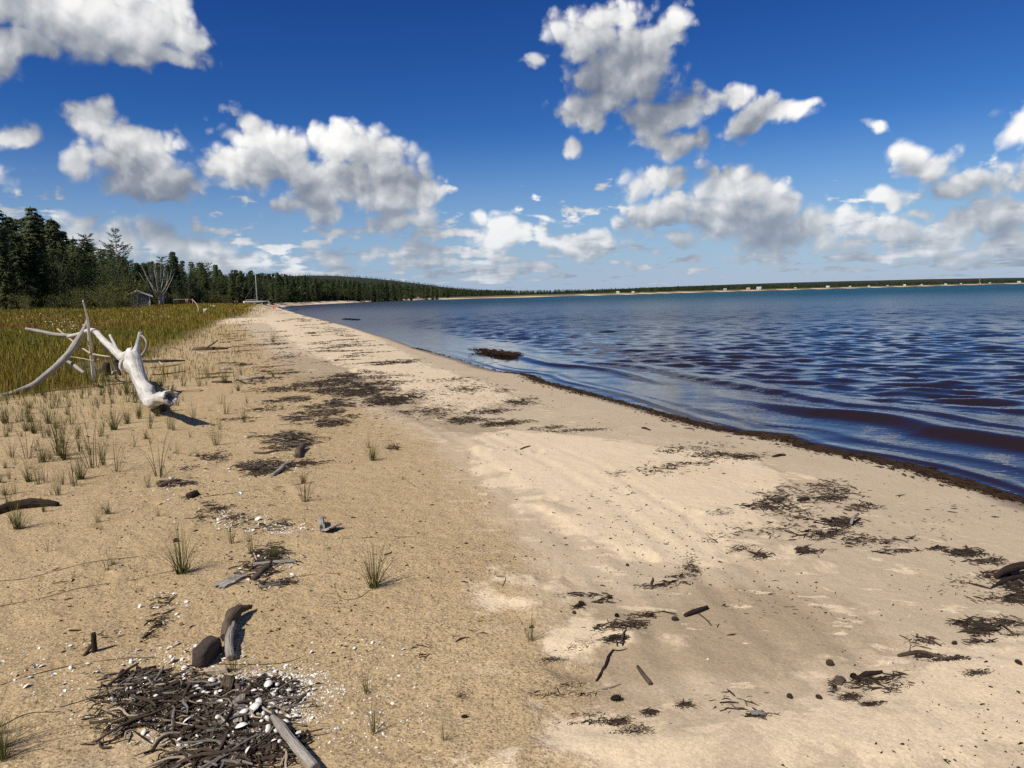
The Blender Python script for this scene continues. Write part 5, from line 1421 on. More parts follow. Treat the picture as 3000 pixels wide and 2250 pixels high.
    for j, i in enumerate(idx):
        uu, vv = u[i] / K, v[i] / K
        if vv > 1410 and uu < 720: where = 'in the big debris pile at the lower left'
        elif uu < 720 and vv > 1180: where = 'in the debris around the flat grey plank'
        elif uu < 720 and vv > 1060: where = 'in the shell strewn debris left of the two slabs'
        elif uu < 760: where = 'in the debris heaps on the left half of the beach'
        elif uu < 1350 and vv > 1200: where = 'on the open sand at the lower centre'
        elif uu < 1350: where = 'in the long debris drift at mid beach'
        elif vv > 1200: where = 'in the debris lines at the lower right'
        else: where = 'in the debris patches between pale sand and water'
        mi = j % 14
        tone = ('brown', 'brown', 'grey', 'dark', 'pale tan', 'brown', 'grey')[mi % 7]
        size = 'long' if L[i] > 0.11 else 'short'
        o = link('stick', shapes[mi], loc=(P[i][0], P[i][1], P[i][2] + R2[i] * 0.8))
        k = R2[i] / 0.040
        o.scale = (L[i] * 1.15, k, k); o.rotation_euler = (rs.uniform(0, 6.28) * 0.1, rs.normal(0, 0.09), A[i])
        tag(o, '%s %s stick lying %s' % (size, tone, where), 'stick', '%s %s sticks %s' % (size, tone, where))
    return u
litter()

# ---- shells
m_, nb, bs = material('shell_white'); mat_shell = m_
oi = nb.t.nodes.new('ShaderNodeObjectInfo').outputs['Random']
nb.t.links.new(nb.mix(nb.noise(objco(nb), 2.0, 3, 0.6), (0.60, 0.55, 0.47, 1), (0.86, 0.84, 0.80, 1)), bs.inputs['Base Color']); bs.inputs['Roughness'].default_value = 0.45
def shell_shape(seed, flip):
    """one valve: a thin dished oval with a hinge"""
    rs = random.Random(seed)
    V, Fc = [], []
    nr, na = 3, 9
    for lay in (0, 1):
        for i in range(nr + 1):
            t = i / nr
            for k in range(na):
                a = 6.283 * k / na
                r = t * (1.0 + 0.12 * math.cos(a) + 0.06 * rs.uniform(-1, 1) * (i == nr))
                h_ = 0.42 * (1 - t ** 2.2) - lay * 0.06 * (1 - 0.5 * t)
                V.append((r * math.cos(a) * 0.5 + 0.12 * (1 - t), r * math.sin(a) * 0.36, h_ * 0.5 * (1 if not flip else -1)))
    def q(l, i, k): return l * (nr + 1) * na + i * na + k % na
    for l in (0, 1):
        for i in range(nr):
            for k in range(na):
                c = (q(l, i, k), q(l, i + 1, k), q(l, i + 1, k + 1), q(l, i, k + 1))
                Fc.append(c if (l == 0) != flip else c[::-1])
    for k in range(na): Fc.append((q(0, nr, k), q(1, nr, k), q(1, nr, k + 1), q(0, nr, k + 1)))
    me = mesh_py('shell', V, Fc, True, mat_shell)
    return me
SHELL_SPOTS = [(430,1540,200,80,190,1.0,'scattered through the big debris pile'),(540,1500,110,34,110,0.9,'scattered through the big debris pile'),(610,1500,80,50,90,0.7,'in the pale litter right of the debris pile'),(400,1418,130,26,75,0.9,'around the dark pitted block'),
               (560,1590,90,60,60,1.25,'at the right end of the debris pile'),(350,1320,60,40,34,0.9,'in the thin debris left of the crooked chunk'),(580,1230,60,40,50,1.0,'around the flat grey plank'),(520,1125,60,26,70,1.0,'in the debris left of the two slabs'),(610,1140,36,14,60,1.0,'in the small heap left of the two slabs'),(670,1140,26,8,20,1.0,'beside the two slabs'),
               (420,1050,120,50,60,1.0,'on the left sand below the bleached trunk'),(600,1010,60,16,40,1.1,'in the twig mats at mid left'),(600,960,90,30,50,1.1,'in the twig mats at mid left'),(150,1450,150,60,60,0.9,'on the sand at the far lower left'),(700,1470,150,110,60,0.7,'on the open sand right of the debris pile'),(560,880,120,26,50,1.2,'in the debris behind the trunk shadow'),(1100,1500,600,130,26,0.6,'lying alone on the open sand'),(2000,1400,200,120,10,0.7,'lying alone on the open sand')]
def shells():
    rs = np.random.default_rng(55)
    P_, S_, W_ = [], [], []
    for (cx, cy, rx, ry, n, k, where) in SHELL_SPOTS:
        a = rs.uniform(0, 6.283, n); q = np.sqrt(rs.random(n)) * 1.05
        p = groundv((cx + np.cos(a) * q * rx) * K, (cy + np.sin(a) * q * ry) * K)
        P_.append(p); S_.append(np.exp(rs.normal(math.log(0.0185), 0.40, n)) * k); W_ += [where] * n
    P = np.vstack(P_); S = np.concatenate(S_)
    d = np.linalg.norm(P - CAM, axis=1)
    order = np.argsort(-S / d)
    shp = [shell_shape(i, i % 3 == 2) for i in range(6)]
    for j, i in enumerate(order[:300]):
        o = link('shell', shp[j % 6], loc=(P[i][0], P[i][1], P[i][2] + S[i] * 0.16 + (rs.random() * 0.022 if 'through the big' in W_[i] or 'right end' in W_[i] else 0)))
        o.scale = [float(S[i])] * 3; o.rotation_euler = (rs.normal(0, 0.45), rs.normal(0, 0.45), rs.uniform(0, 6.28))
        size = 'large' if S[i] > 0.024 else 'small'
        tag(o, '%s white shell %s' % (size, W_[i]), 'shell', '%s white shells %s' % (size, W_[i]))
    rest_ = order[300:]
    # crumbs: the smaller shells and broken bits
    extra = []
    for (cx, cy, rx, ry, n) in ((600,1500,130,60,1100),(430,1540,200,80,600),(560,1480,110,30,700),(520,1125,70,26,260),(610,1140,40,14,200),(400,1420,140,30,260),(580,1230,70,40,160),(420,1050,160,80,300),(650,940,150,60,300),(150,1450,160,110,200),(760,1500,160,120,420)):
        a = rs.uniform(0, 6.283, n); q = np.sqrt(rs.random(n)) * 1.1
        extra.append(groundv((cx + np.cos(a) * q * rx) * K, (cy + np.sin(a) * q * ry) * K))
    E = np.vstack([P[rest_]] + extra)
    n = len(E)
    sz = np.concatenate([S[rest_] * 0.8, np.exp(rs.normal(math.log(0.0060), 0.5, n - len(rest_)))])
    a = rs.uniform(0, 6.283, n)
    u = np.stack([np.cos(a), np.sin(a), rs.normal(0, .25, n)], 1) * (sz * 0.5)[:, None]; w_ = np.stack([-np.sin(a), np.cos(a), rs.normal(0, .25, n)], 1) * (sz * 0.34)[:, None]
    z = np.zeros((n, 3)); z[:, 2] = sz * 0.28
    E = E + np.array([0, 0, 0.001])
    v = np.stack([E - u, E - u * .4 - w_, E + u * .7 - w_ * .7, E + u, E + u * .5 + w_, E - u * .5 + w_, E + z], 1).reshape(-1, 3)
    f = (np.arange(n)[:, None, None] * 7 + np.array([(k, (k + 1) % 6, 6) for k in range(6)])[None]).reshape(-1, 3)
    me = mesh_np('shell_crumbs', v, f)
    tag(link('shell_crumbs', me, mat_shell), 'white shell crumbs sprinkled over debris and sand', 'shell litter', kind='stuff')
shells()

# ================================================================ grass tufts on the sand
def tuft_shape(seed, n, h, spread, wid, dead=0.2, droop=0.25):
    rs = np.random.default_rng(seed)
    V, Fc, Cc = [], [], []
    for i in range(n):
        a = rs.uniform(0, 6.283); lean = abs(rs.normal(0, spread)) ; hh = h * rs.uniform(0.45, 1.05)
        d = np.array([math.cos(a), math.sin(a), 0]); p0 = d * rs.uniform(0, 0.10 * h) 
        side = np.array([-d[1], d[0], 0]); k0 = len(V)
        col = np.array([0.090, 0.095, 0.018]) * rs.uniform(0.7, 1.35) if rs.random() > dead else np.array([0.20, 0.15, 0.075]) * rs.uniform(0.5, 1.2)
        for t in (0, 0.35, 0.7, 1.0):
            ang = lean * (0.6 + droop * 1.6 * t * t)
            c = p0 + (d * math.sin(ang) + np.array([0, 0, math.cos(ang)])) * hh * t
            ww = wid * (1 - 0.75 * t)
            fr = np.array([d[0], d[1], 0]) * ww * 0.5
            V += [c - side * ww * 0.5, c + side * ww * 0.5, c + fr]; Cc += [col * (0.8 + 0.3 * t)] * 3
        for s in range(3):
            b = k0 + s * 3
            for (i0, i1) in ((0, 1), (1, 2), (2, 0)):
                Fc.append((b + i0, b + i1, b + 3 + i1, b + 3 + i0))
    me = mesh_np('tuft', V, Fc); attr_col(me, 'Col', np.array(Cc)); me.materials.append(mat_blade)
    return me
T_BUSHY = [tuft_shape(i, 60, 1.0, 0.55, 0.0145, 0.2) for i in range(3)]
T_THIN = [tuft_shape(10 + i, 18, 1.0, 0.34, 0.0145, 0.25) for i in range(4)]
T_DRY = [tuft_shape(20 + i, 9, 1.0, 0.40, 0.0145, 0.8, 0.5) for i in range(4)]
T_LOW = [tuft_shape(30 + i, 46, 1.0, 0.95, 0.030, 0.1, 0.6) for i in range(2)]
TUFTS = [  # picture x, y of the foot, height in picture px, kind, label
 (395,1240,92,'b','bushy green grass tuft left of the shell debris'),(808,1270,88,'b','wide wiry grass tuft with a looping runner at the centre left'),(1148,1385,62,'t','small wiry tuft beside the dry sand patch at lower centre'),(793,1497,58,'t','thin tuft of a few upright blades near the lower middle'),(808,1583,72,'t','spreading thin tuft at the bottom left of centre'),
 (990,1505,26,'l','low dark green grass rosette at the lower middle'),(958,1600,50,'t','leafless wiry tuft at the bottom centre'),(658,1084,64,'t','thin upright grass tuft right of the shell heap'),(655,1045,30,'b','green tuft beside the runner at mid left'),(806,995,42,'b','tuft of green blades right of the twig mats'),(796,968,26,'t','small tuft just above the green blades at mid beach'),(858,972,16,'l','low green clump in debris at mid beach'),(870,1035,26,'d','dry tuft on the flat sand at mid centre'),(940,1085,18,'d','small dry tuft on the sand at the centre'),
 (467,962,54,'t','thin tuft below the shadow of the bleached trunk'),(526,913,40,'t','tuft standing right of the trunk shadow'),(38,1142,60,'b','green tuft in front of the dark driftwood at the left edge'),(95,1105,40,'t','thin tuft behind the dark driftwood on the left'),(545,1195,58,'t','row of upright blades among the shell debris'),(500,1175,46,'t','thin blades left of the row among the shells'),(590,1205,40,'b','short green clump at the small shell heap'),(130,1620,20,'d','dry sprout near the bottom left corner'),(8,1640,80,'b','green tuft cut by the lower left corner'),
 (120,1330,30,'d','dry tuft on bare sand at the left'),(180,1225,26,'d','small dry tuft on the left sand'),(290,1235,30,'d','small dry tuft left of the bushy one'),(240,1390,22,'d','dry sprout above the snag at lower left'),(665,1350,20,'d','lone sprout right of the crooked chunk'),(905,1370,20,'d','sprout on the speckled sand at lower centre'),(505,1450,60,'t','green blades rising behind the bark slab'),(300,905,44,'t','tuft before the foot of the leaning pole'),(355,890,44,'b','tuft under the bleached trunk'),(290,870,46,'t','tuft left below the bleached trunk'),(420,905,34,'t','upright sprout left of the trunk shadow'),(315,948,20,'l','leafy weed below the bleached trunk'),
 (60,990,90,'d','tall dry stalks at the left picture edge'),(128,985,96,'t','tall thin stalks on the left sand'),(200,1010,110,'d','tallest dry stalks on the left sand'),(250,1020,80,'d','dry stalks leaning right on the left sand'),(345,1030,110,'d','pair of tall bent stalks on the left sand'),(160,1050,60,'t','thin green stalks left of the bent pair'),(700,905,20,'d','dry sprigs in the mid beach debris'),(590,740,30,'t','tuft standing in the upper debris streaks'),(560,775,26,'d','dry tuft at the foot of the upper beach'),(430,835,34,'t','tuft on the sand right of the bleached trunk'),(500,850,26,'d','dry tuft between the trunk and the debris'),(535,880,20,'d','small dry tuft above the trunk shadow'),
]
rs_t = random.Random(99)
def tuft_at(px_, py_, hpx, kind, label, group=None):
    c = ground(px_, py_)
    d = float((np.array(c) - CAM) @ _F)
    h = hpx * d / F_PX * 1.30
    me = rs_t.choice({'b': T_BUSHY, 't': T_THIN, 'd': T_DRY, 'l': T_LOW}[kind])
    o = link('grass_tuft', me, loc=(c[0], c[1], c[2] - 0.01))
    wk = 1.0 + min(1.4, d * 0.075)
    o.scale = (h * (1.0), h * (1.0), h); o.rotation_euler = (0, 0, rs_t.uniform(0, 6.28))
    tag(o, label, 'grass', group)
TUFTS += [(-26,1628,120,'b','tall green tuft just left of the lower left corner'),(-18,1590,90,'t','thin tall tuft at the very left edge above the corner')]
for (x, y, hp, kd, lab) in TUFTS: tuft_at(x * K, y * K, hp * K, kd, lab)
# the sparse growth between meadow and beach
n_ = 0
while n_ < 250:
    x, y = rs_t.uniform(-20, 640), rs_t.uniform(800, 1330)
    lim = 900 + 0.55 * max(0, 330 - x) + 40
    w_ = math.exp(-max(0, (y - 880 - max(0, (260 - x)) * 0.75)) / 75.0) * math.exp(-max(0, x - 330) / 110.0)
    if rs_t.random() > w_: continue
    if 400 < x < 450 and 865 < y < 925: continue
    hp = rs_t.uniform(20, 78) * (0.55 + 0.45 * (y - 700) / 400)
    kd = rs_t.choice('ttdbdt')
    where = 'on the sand before the leaning pole' if x < 220 else 'on the sand around the bleached trunk' if x < 420 else 'on the sand right of the bleached trunk'
    dist_ = 'farther' if y < 900 else 'nearer'
    lab = {'t': 'thin upright grass tuft', 'b': 'dense green grass tuft', 'd': 'sparse dry grass tuft'}[kd]
    tuft_at(x * K, y * K, hp, kd, '%s among the %s ones %s' % (lab, dist_, where), '%s %ss %s' % (dist_, lab, where)); n_ += 1

# ---- runners: thin stems trailing over the sand
RUN = [([(0,1258),(60,1250),(130,1232),(200,1216),(300,1202)], 'arching over the sand at the left edge'), ([(0,1310),(90,1292),(180,1270),(290,1250),(380,1232)], 'running to the bushy tuft'),([(440,1073),(520,1064),(600,1052),(655,1046)], 'joining the green tuft at mid left'),
       ([(740,1165),(800,1162),(860,1160),(896,1160)], 'straight on the sand right of the two slabs'),([(722,1262),(735,1290),(770,1293),(800,1276)], 'looping below the wide wiry tuft'),([(0,1480),(60,1462),(150,1440),(250,1425),(330,1418)], 'crossing the sand below the snag'),([(130,1530),(200,1510),(270,1495)], 'left of the big debris pile'),([(0,1570),(60,1545),(130,1540)], 'at the lower left edge of the sand'),([(600,1250),(680,1240),(740,1238)], 'right of the flat grey plank'),([(470,1435),(540,1436),(610,1432),(650,1420)], 'behind the big debris pile'),([(870,1030),(900,1052),(915,1060)], 'trailing from the dry tuft at mid centre'),([(1085,1270),(1092,1248),(1072,1246)], 'hooked twig like on the centre sand')]
for i, (pts, lab) in enumerate(RUN):
    lying('runner_stem', 'thin brown runner stem ' + lab, 'stem', [(a * K, b * K) for a, b in pts], [0.0022] * len(pts), mat_brown, lift=0.9, sides=4, n=30, lump=0.1, seed=300 + i)

# ================================================================ things by the far meadow edge
def plain(name, col, rough=0.6, var=0.12, scale=4.0):
    m, nb, bs = material(name)
    c = np.array(col)
    nb.t.links.new(nb.mix(nb.noise(objco(nb), scale, 3, 0.6), (*np.clip(c * (1 - var), 0, 1), 1), (*np.clip(c * (1 + var), 0, 1), 1)), bs.inputs['Base Color'])
    bs.inputs['Roughness'].default_value = rough
    return m
mat_hull = plain('white_gelcoat', (0.80, 0.80, 0.78), 0.25, 0.04)
mat_mast = plain('alloy_mast', (0.62, 0.62, 0.62), 0.35, 0.05)
mat_roof = plain('dark_roof', (0.05, 0.05, 0.052), 0.8)
mat_fascia = plain('white_trim', (0.78, 0.78, 0.76), 0.5, 0.05)
mat_wall = plain('weathered_siding', (0.20, 0.18, 0.16), 0.8)
mat_blue = plain('blue_cloth', (0.10, 0.15, 0.38), 0.8)
mat_pink = plain('pink_towel', (0.50, 0.22, 0.30), 0.9)
mat_red = plain('orange_red_plastic', (0.42, 0.08, 0.03), 0.5)
mat_navy = plain('blue_plastic', (0.05, 0.10, 0.24), 0.45)
mat_black = plain('black_rubber', (0.02, 0.02, 0.02), 0.8)
mat_post = plain('grey_post', (0.34, 0.30, 0.25), 0.85)
mat_glass = plain('dark_window', (0.02, 0.025, 0.03), 0.1)
mat_houses = [plain('house_white', (0.55, 0.54, 0.52), 0.7, 0.05), plain('house_tan', (0.50, 0.40, 0.26), 0.7), plain('house_grey', (0.40, 0.41, 0.42), 0.7)]

def box(c, s):
    c = np.array(c, float); s = np.array(s, float) / 2
    v = [c + s * np.array(k) for k in ((-1,-1,-1),(1,-1,-1),(1,1,-1),(-1,1,-1),(-1,-1,1),(1,-1,1),(1,1,1),(-1,1,1))]
    return v, [(3,2,1,0),(4,5,6,7),(0,1,5,4),(1,2,6,5),(2,3,7,6),(3,0,4,7)]
def child(t, name, parts, mat, smooth_shade=False):
    v, f = join(parts); return link(name, mesh_py(name, v, f, smooth_shade, mat), parent=t)
def face_cam(p): return math.atan2(-p[0], p[1])        # local +x to the right, +y away from the camera
def spot(px_, py_, D=None):
    if D is None: return ground(px_, py_)
    d = ray(px_, py_); h = math.hypot(d[0], d[1]); x, y = d[0] / h * D, d[1] / h * D
    return np.array([x, y, float(land_z(np.array([x]), np.array([y]), False)[0])])

# ---- sailboat
p = spot(750, 886, 158.0)
zt = CAM[2] + 158.0 * ray(750, 797)[2] / math.hypot(*ray(750, 797)[:2])
p[2] += 0.22
boat = thing('sailboat', 'white sailing dinghy with bare mast pulled up on the sand', 'boat', p, face_cam(p) + 0.25)
def hull():
    V, Fc = [], []
    L, n = 4.7, 15
    for i in range(n):
        t = i / (n - 1); x = -L / 2 + L * t
        b = 0.72 * (math.sin(math.pi * (0.16 + 0.84 * (1 - t) ** 0.9)) ** 0.7 if t < 0.999 else 0.02) if t > 0.5 else 0.72 * (0.80 + 0.2 * math.sin(math.pi * t))
        if t > 0.5: b = 0.72 * math.sqrt(max(0.0005, 1 - ((t - 0.5) / 0.5) ** 2.2))
        dp = 0.42 - 0.16 * t * t; sh = 0.10 * t * t
        for (k, zz) in ((-1, 1), (-1.0, 0.55), (-0.62, 0.12), (0, 0), (0.62, 0.12), (1.0, 0.55), (1, 1)):
            V.append((x + 0.12 * zz * (t > 0.9), k * b * (1.08 - 0.08 * zz), 0.32 + sh + (0.42 - dp) * (1 - zz) + dp * zz))
    for i in range(n - 1):
        for k in range(6):
            a = i * 7 + k; Fc.append((a, a + 1, a + 8, a + 7))
        Fc.append((i * 7, i * 7 + 7, i * 7 + 13, i * 7 + 6))
    Fc.append(tuple(range(7))); Fc.append(tuple((n - 1) * 7 + k for k in range(7))[::-1])
    return V, Fc
child(boat, 'hull', [hull()], mat_hull, False)
child(boat, 'mast', [tube([(0.25, 0, 0.70), (0.24, 0, 3.4), (0.22, 0, zt - p[2])], [0.055, 0.05, 0.032], 8)], mat_mast, True)
child(boat, 'boom', [tube([(0.20, 0, 1.0), (-2.0, 0.1, 0.92)], [0.035, 0.03], 6)], mat_mast, True)
child(boat, 'rudder', [box((2.45, 0.05, 0.42), (0.22, 0.05, 0.55)), box((2.62, 0.1, 0.36), (0.10, 0.08, 0.40))], mat_hull)
child(boat, 'cradle', [box((-0.5, 0, 0.18), (0.5, 1.0, 0.22)), box((1.0, 0, 0.18), (0.4, 0.9, 0.22))], mat_hull)
for sgn in (-1, 1): child(boat, 'shroud', [tube([(0.25, 0, (zt - p[2]) * 0.72), (-0.1, 0.62 * sgn, 0.75)], [0.007, 0.007], 4)], mat_mast)
child(boat, 'forestay', [tube([(0.24, 0, (zt - p[2]) * 0.74), (-2.3, 0, 0.78)], [0.007, 0.007], 4)], mat_mast)

# ---- shed
p = spot(404, 890, 128.0)
shed = thing('shed', 'small shed with white gable trim half hidden by bushes', 'shed', p, face_cam(p))
w_, h_, dp = 3.7, 1.75, 4.0
gz = h_ + 0.85
child(shed, 'wall', [box((0, dp / 2, h_ / 2), (w_ - 0.3, dp, h_))], mat_wall)
child(shed, 'gable', [([(-w_ / 2 + .15, 0.0, h_), (w_ / 2 - .15, 0.0, h_), (0, 0.0, gz - .08), (-w_ / 2 + .15, 0.12, h_), (w_ / 2 - .15, 0.12, h_), (0, 0.12, gz - .08)], [(0, 1, 2), (5, 4, 3), (0, 3, 4, 1), (1, 4, 5, 2), (2, 5, 3, 0)])], mat_wall)
for s in (-1, 1):
    rf = child(shed, 'roof', [([(0, -0.35, gz), (s * (w_ / 2 + 0.25), -0.35, h_ - 0.10), (s * (w_ / 2 + 0.25), dp + 0.3, h_ - 0.10), (0, dp + 0.3, gz), (0, -0.35, gz + 0.09), (s * (w_ / 2 + 0.25), -0.35, h_ - 0.01), (s * (w_ / 2 + 0.25), dp + 0.3, h_ - 0.01), (0, dp + 0.3, gz + 0.09)], [(0, 1, 2, 3), (7, 6, 5, 4), (0, 4, 5, 1), (1, 5, 6, 2), (2, 6, 7, 3), (3, 7, 4, 0)])], mat_roof)
    child(rf, 'fascia', [([(0, -0.40, gz - 0.12), (s * (w_ / 2 + 0.27), -0.40, h_ - 0.22), (s * (w_ / 2 + 0.27), -0.40, h_ + 0.02), (0, -0.40, gz + 0.11), (0, -0.36, gz - 0.12), (s * (w_ / 2 + 0.27), -0.36, h_ - 0.22), (s * (w_ / 2 + 0.27), -0.36, h_ + 0.02), (0, -0.36, gz + 0.11)], [(0, 1, 2, 3), (7, 6, 5, 4), (0, 4, 5, 1), (2, 6, 7, 3), (1, 5, 6, 2), (3, 7, 4, 0)])], mat_fascia)
child(shed, 'corner_post', [box((w_ / 2 - 0.2, -0.05, h_ / 2), (0.14, 0.14, h_))], mat_fascia)
wn = child(shed, 'window', [box((0.8, -0.02, 1.05), (0.7, 0.06, 0.6))], mat_fascia); child(wn, 'pane', [box((0.8, -0.055, 1.05), (0.58, 0.02, 0.48))], mat_glass)
dr = child(shed, 'door', [box((-0.5, -0.02, 0.9), (0.85, 0.06, 1.8))], mat_post); child(dr, 'handle', [box((-0.2, -0.07, 0.9), (0.04, 0.05, 0.14))], mat_black)

# ---- folded parasol
p = spot(480, 889, 150.0)
um = thing('parasol', 'closed blue parasol on a pale pole left of the drying frame', 'parasol', p, 0)
child(um, 'pole', [tube([(0, 0, -0.1), (0, 0, 2.2)], [0.05, 0.04], 6)], mat_fascia, True)
child(um, 'canopy', [tube([(0, 0, 0.85), (0, 0, 1.1), (0, 0, 1.7), (0, 0, 2.3)], [0.20, 0.21, 0.17, 0.03], 10)], mat_blue)
child(um, 'base', [tube([(0, 0, -0.05), (0, 0, 0.1)], [0.24, 0.22], 10)], mat_post)

# ---- drying frame with towel
p = spot(537, 889, 150.0)
fr = thing('drying_frame', 'grey post and rail frame standing in the grass', 'frame', p, face_cam(p) + 0.12)
for s in (-1, 1): child(fr, 'post', [tube([(s * 1.62, 0, -0.2), (s * 1.62, 0, 1.25)], [0.07, 0.06], 7)], mat_post, True)
child(fr, 'rail', [tube([(-1.7, 0, 1.20), (0, 0, 1.19), (1.7, 0, 1.14)], [0.05, 0.05, 0.05], 7)], mat_post, True)
q0 = np.array(p) + np.array([0.62 * math.cos(fr.rotation_euler[2]), 0.62 * math.sin(fr.rotation_euler[2]), 1.22])
V, Fc = [], []
for lay in (0, 1):
    for i in range(7):
        for j in range(9):
            x_ = (i - 3) * 0.085; t = j / 8.0
            yy = 0.07 * math.sin(i * 1.9 + j * .5) * t + (0.07 if lay else -0.07) * (1 if j else 0.3)
            V.append((x_ * (1 - .25 * t), yy, 0.03 - 0.72 * t * (1 if not lay else .7)))
for lay in (0, 1):
    for i in range(6):
        for j in range(8):
            a = lay * 63 + i * 9 + j; Fc.append((a, a + 1, a + 10, a + 9))
for i in range(6): Fc.append((i * 9, (i + 1) * 9, 63 + (i + 1) * 9, 63 + i * 9))
o = link('towel', mesh_py('towel', V, Fc, True, mat_pink), loc=q0); o.rotation_euler = (0, 0, fr.rotation_euler[2])
tag(o, 'faded pink towel hung over the drying frame rail', 'towel')

# ---- small hand wagon / trailer
p = spot(690, 889, 150.0)
wg = thing('boat_trolley', 'dark boat trolley with two wheels parked in the grass', 'trolley', p, face_cam(p) + 0.3)
child(wg, 'frame', [box((0, 0, 0.55), (1.3, 0.10, 0.10)), box((0, 0.5, 0.55), (1.3, 0.10, 0.10)), box((-0.5, 0.25, 0.55), (0.1, 0.6, 0.1)), box((0.5, 0.25, 0.55), (0.1, 0.6, 0.1))], mat_black)
for sx in (-0.28, 0.28):
    wh = child(wg, 'wheel', [tube([(sx, -0.14, 0.28), (sx, 0.02, 0.28)], [0.28, 0.28], 14)], mat_black); child(wh, 'rim', [tube([(sx, -0.16, 0.28), (sx, -0.13, 0.28)], [0.13, 0.13], 10)], mat_post)
for sx in (-0.1, 0.42): child(wg, 'upright', [tube([(sx, 0, 0.55), (sx, 0, 0.98)], [0.03, 0.03], 6)], mat_post)

def simple_ball(name, lab, cat, px_, py_, D, r, mat):
    p = spot(px_, py_, D); return pebble(name, lab, cat, p, (r, r, r * 0.9), mat, 3, None, 0, 2, 0.03, 0.05)
simple_ball('buoy', 'white round buoy lying in the grass', 'buoy', 626, 889, 120, 0.20, mat_hull)
simple_ball('buoy', 'small pale buoy half hidden in grass behind the white one', 'buoy', 618, 886, 135, 0.16, mat_fascia)
# ---- orange red chair on the sand
p = spot(800, 893, 150.0)
ch = thing('beach_chair', 'low orange red beach chair on the sand beyond the sailboat', 'chair', p, face_cam(p) - 0.7)
child(ch, 'seat', [box((0, 0, 0.26), (0.55, 0.5, 0.05))], mat_red); child(ch, 'backrest', [([(-.27, .24, .26), (.27, .24, .26), (.27, .50, .82), (-.27, .50, .82), (-.27, .29, .26), (.27, .29, .26), (.27, .55, .82), (-.27, .55, .82)], [(0, 1, 2, 3), (7, 6, 5, 4), (0, 4, 5, 1), (1, 5, 6, 2), (2, 6, 7, 3), (3, 7, 4, 0)])], mat_red)
for sx in (-.25, .25):
    child(ch, 'armrest', [box((sx, 0.02, 0.44), (0.06, 0.5, 0.04))], mat_red)
    for sy in (-.22, .24): child(ch, 'leg', [box((sx, sy, 0.13), (0.05, 0.05, 0.27))], mat_red)
p = spot(790, 890, 152.0)
tag(link('wooden_post', mesh_py('wooden_post', *tube([(0, 0, -.2), (0.03, 0, .6), (0, 0, 1.15)], [.06, .055, .05], 7), True, mat_post), loc=p), 'thin wooden post standing right of the sailboat', 'post')
# ---- blue kayak
p = spot(853, 892, 190.0)
ky = thing('kayak', 'dark blue kayak lying at the edge of the sand', 'kayak', p, face_cam(p) + 0.1)
child(ky, 'hull', [tube([(-1.5, 0, .22), (-1.1, 0, .18), (-.4, 0, .16), (.4, 0, .16), (1.1, 0, .18), (1.5, 0, .22)], [.03, .20, .30, .30, .20, .03], 10)], mat_navy, True)
child(ky, 'cockpit', [tube([(0, 0, .40), (0, 0, .49)], [.22, .20], 10)], mat_black)
p = spot(828, 884, 230.0)
bn = thing('bench', 'pale wooden bench in the grass beyond the sailboat', 'bench', p, face_cam(p))
child(bn, 'seat', [box((0, 0, .45), (1.3, .4, .06))], mat_fascia); child(bn, 'backrest', [box((0, .2, .75), (1.3, .06, .3))], mat_fascia)
for sx in (-.55, .55): child(bn, 'leg', [box((sx, 0, .2), (.08, .36, .44))], mat_fascia)

# ---- houses, boats and a thin beach on the far shore
HOUSE = [(1165,883,'w',3.4),(1225,880,'w',3.0),(1270,879,'g',3.2),(1810,864,'w',4.4),(1855,863,'w',4.0),(2124,854.2,'t',5.2),(2192,852.5,'t',6.0),(2224,851.2,'w',8.0),(2330,848.4,'w',3.6),(2425,846,'w',6.0),(2490,844.4,'t',4.2),(2545,842.8,'w',4.0),(2650,839.8,'w',5.0),(2700,838.6,'t',4.0),(2770,836.6,'w',5.0),(2815,835.4,'w',4.0),(2900,833,'g',4.4),(2985,830.4,'w',7.0),(2870,834,'w',3.6),(2600,841.2,'g',4.0)]
HN = ['on the near bay shore before the woods', 'second from the left on the bay shore', 'grey and low on the bay shore', 'alone at the middle of the far shore', 'right of the lone white one on the far shore', 'at the left end of the far settlement', 'tan and wide left of the bright white one', 'the brightest of the far shore', 'small right of the brightest white one', 'broad and low on the far beach', 'tan right of the broad low one', 'left of three along the far beach', 'white and long in the right part of the shore', 'tan and small in the right part of the shore', 'white before the last point', 'next to the white one before the last point', 'grey at the far right shore', 'tall at the right picture edge', 'tiny left of the grey far right one', 'grey between the white ones on the right']
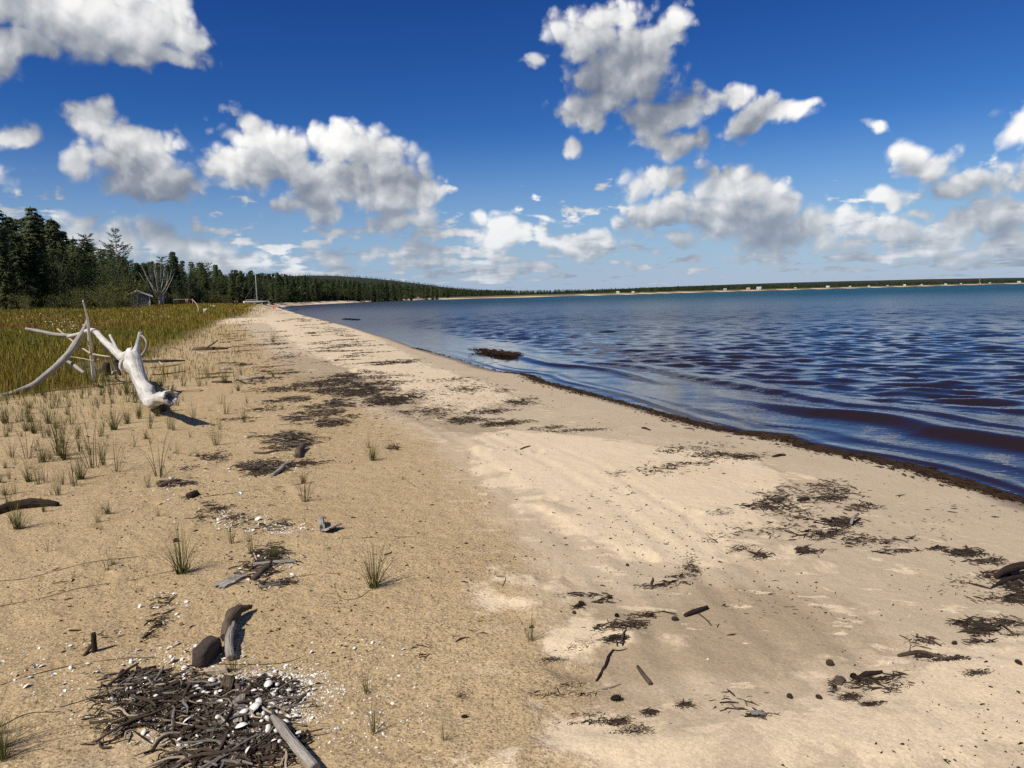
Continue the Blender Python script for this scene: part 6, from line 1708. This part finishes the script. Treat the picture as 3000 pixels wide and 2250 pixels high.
for i, (px_, py_, kd, wd) in enumerate(HOUSE):
    D = float(np.interp(px_, [q[0] for q in far_px], [math.hypot(*q) for q in SH_F])) + 16
    p = spot(px_, py_, D); p[2] = max(p[2], 0.5)
    wd = wd * 0.72
    mt = mat_houses['wtg'.index(kd)]
    hs_ = thing('far_house', 'tiny distant ' + {'w': 'white', 't': 'tan', 'g': 'grey'}[kd] + ' house, ' + HN[i], 'house', p, face_cam(p) + rnd.uniform(-.4, .4), 'houses on the far shore')
    hh = wd * 0.40
    child(hs_, 'wall', [box((0, 0, hh / 2), (wd, wd * .7, hh))], mt)
    child(hs_, 'roof', [([(-wd * .55, -wd * .4, hh), (wd * .55, -wd * .4, hh), (wd * .55, wd * .4, hh), (-wd * .55, wd * .4, hh), (-wd * .55, 0, hh * 1.6), (wd * .55, 0, hh * 1.6)], [(0, 1, 5, 4), (2, 3, 4, 5), (0, 4, 3), (1, 2, 5), (3, 2, 1, 0)])], mat_houses[2] if i % 3 else mt)
    for sx in (-.28, .22): child(hs_, 'window', [box((sx * wd, -wd * .355, hh * .55), (wd * .16, .06, hh * .35))], mat_glass)
# thin mast on the far right shore
p = spot(2870, 830, 1350.0)
tag(link('radio_mast', mesh_py('radio_mast', *tube([(0, 0, 0), (0, 0, 11), (0, 0, 22)], [.5, .4, .25], 6), True, mat_post), loc=p), 'faint thin mast rising above the woods on the far right', 'mast')

# ---- mat of wet plant debris floating in the shallows
def wet_mat(label, pts, seed):
    rs = np.random.default_rng(seed)
    P_ = np.array([on_level(*q, 0.0) for q in pts])
    n = 420; i = rs.integers(0, len(P_) - 1, n); t = rs.random(n)[:, None]
    c = P_[i] * (1 - t) + P_[i + 1] * t
    c[:, :2] += rs.normal(0, 0.16, (n, 2)); c[:, 2] = rs.uniform(0.0, 0.10, n)
    v, f, cc = twigs_np(c, rs.uniform(0.12, 0.35, n), rs.uniform(0.008, 0.022, n), rs.normal(0, 0.6, n), np.array([(0.022, 0.012, 0.007)]) * rs.uniform(.5, 1.8, n)[:, None], seed)
    ctr = c.mean(0); ctr[2] = 0
    me = mesh_np('floating_debris', v - ctr, f); attr_col(me, 'Col', cc)
    tag(link('floating_debris', me, mat_litter, loc=ctr), label, 'debris')
wet_mat('dark brown mat of wet plant debris heaving in the shallow water', [(1404,1030),(1440,1036),(1480,1042),(1512,1047)], 4)
wet_mat('small dark clump of debris in the shallows near the sand point', [(1010,936),(1030,937),(1050,938)], 5)
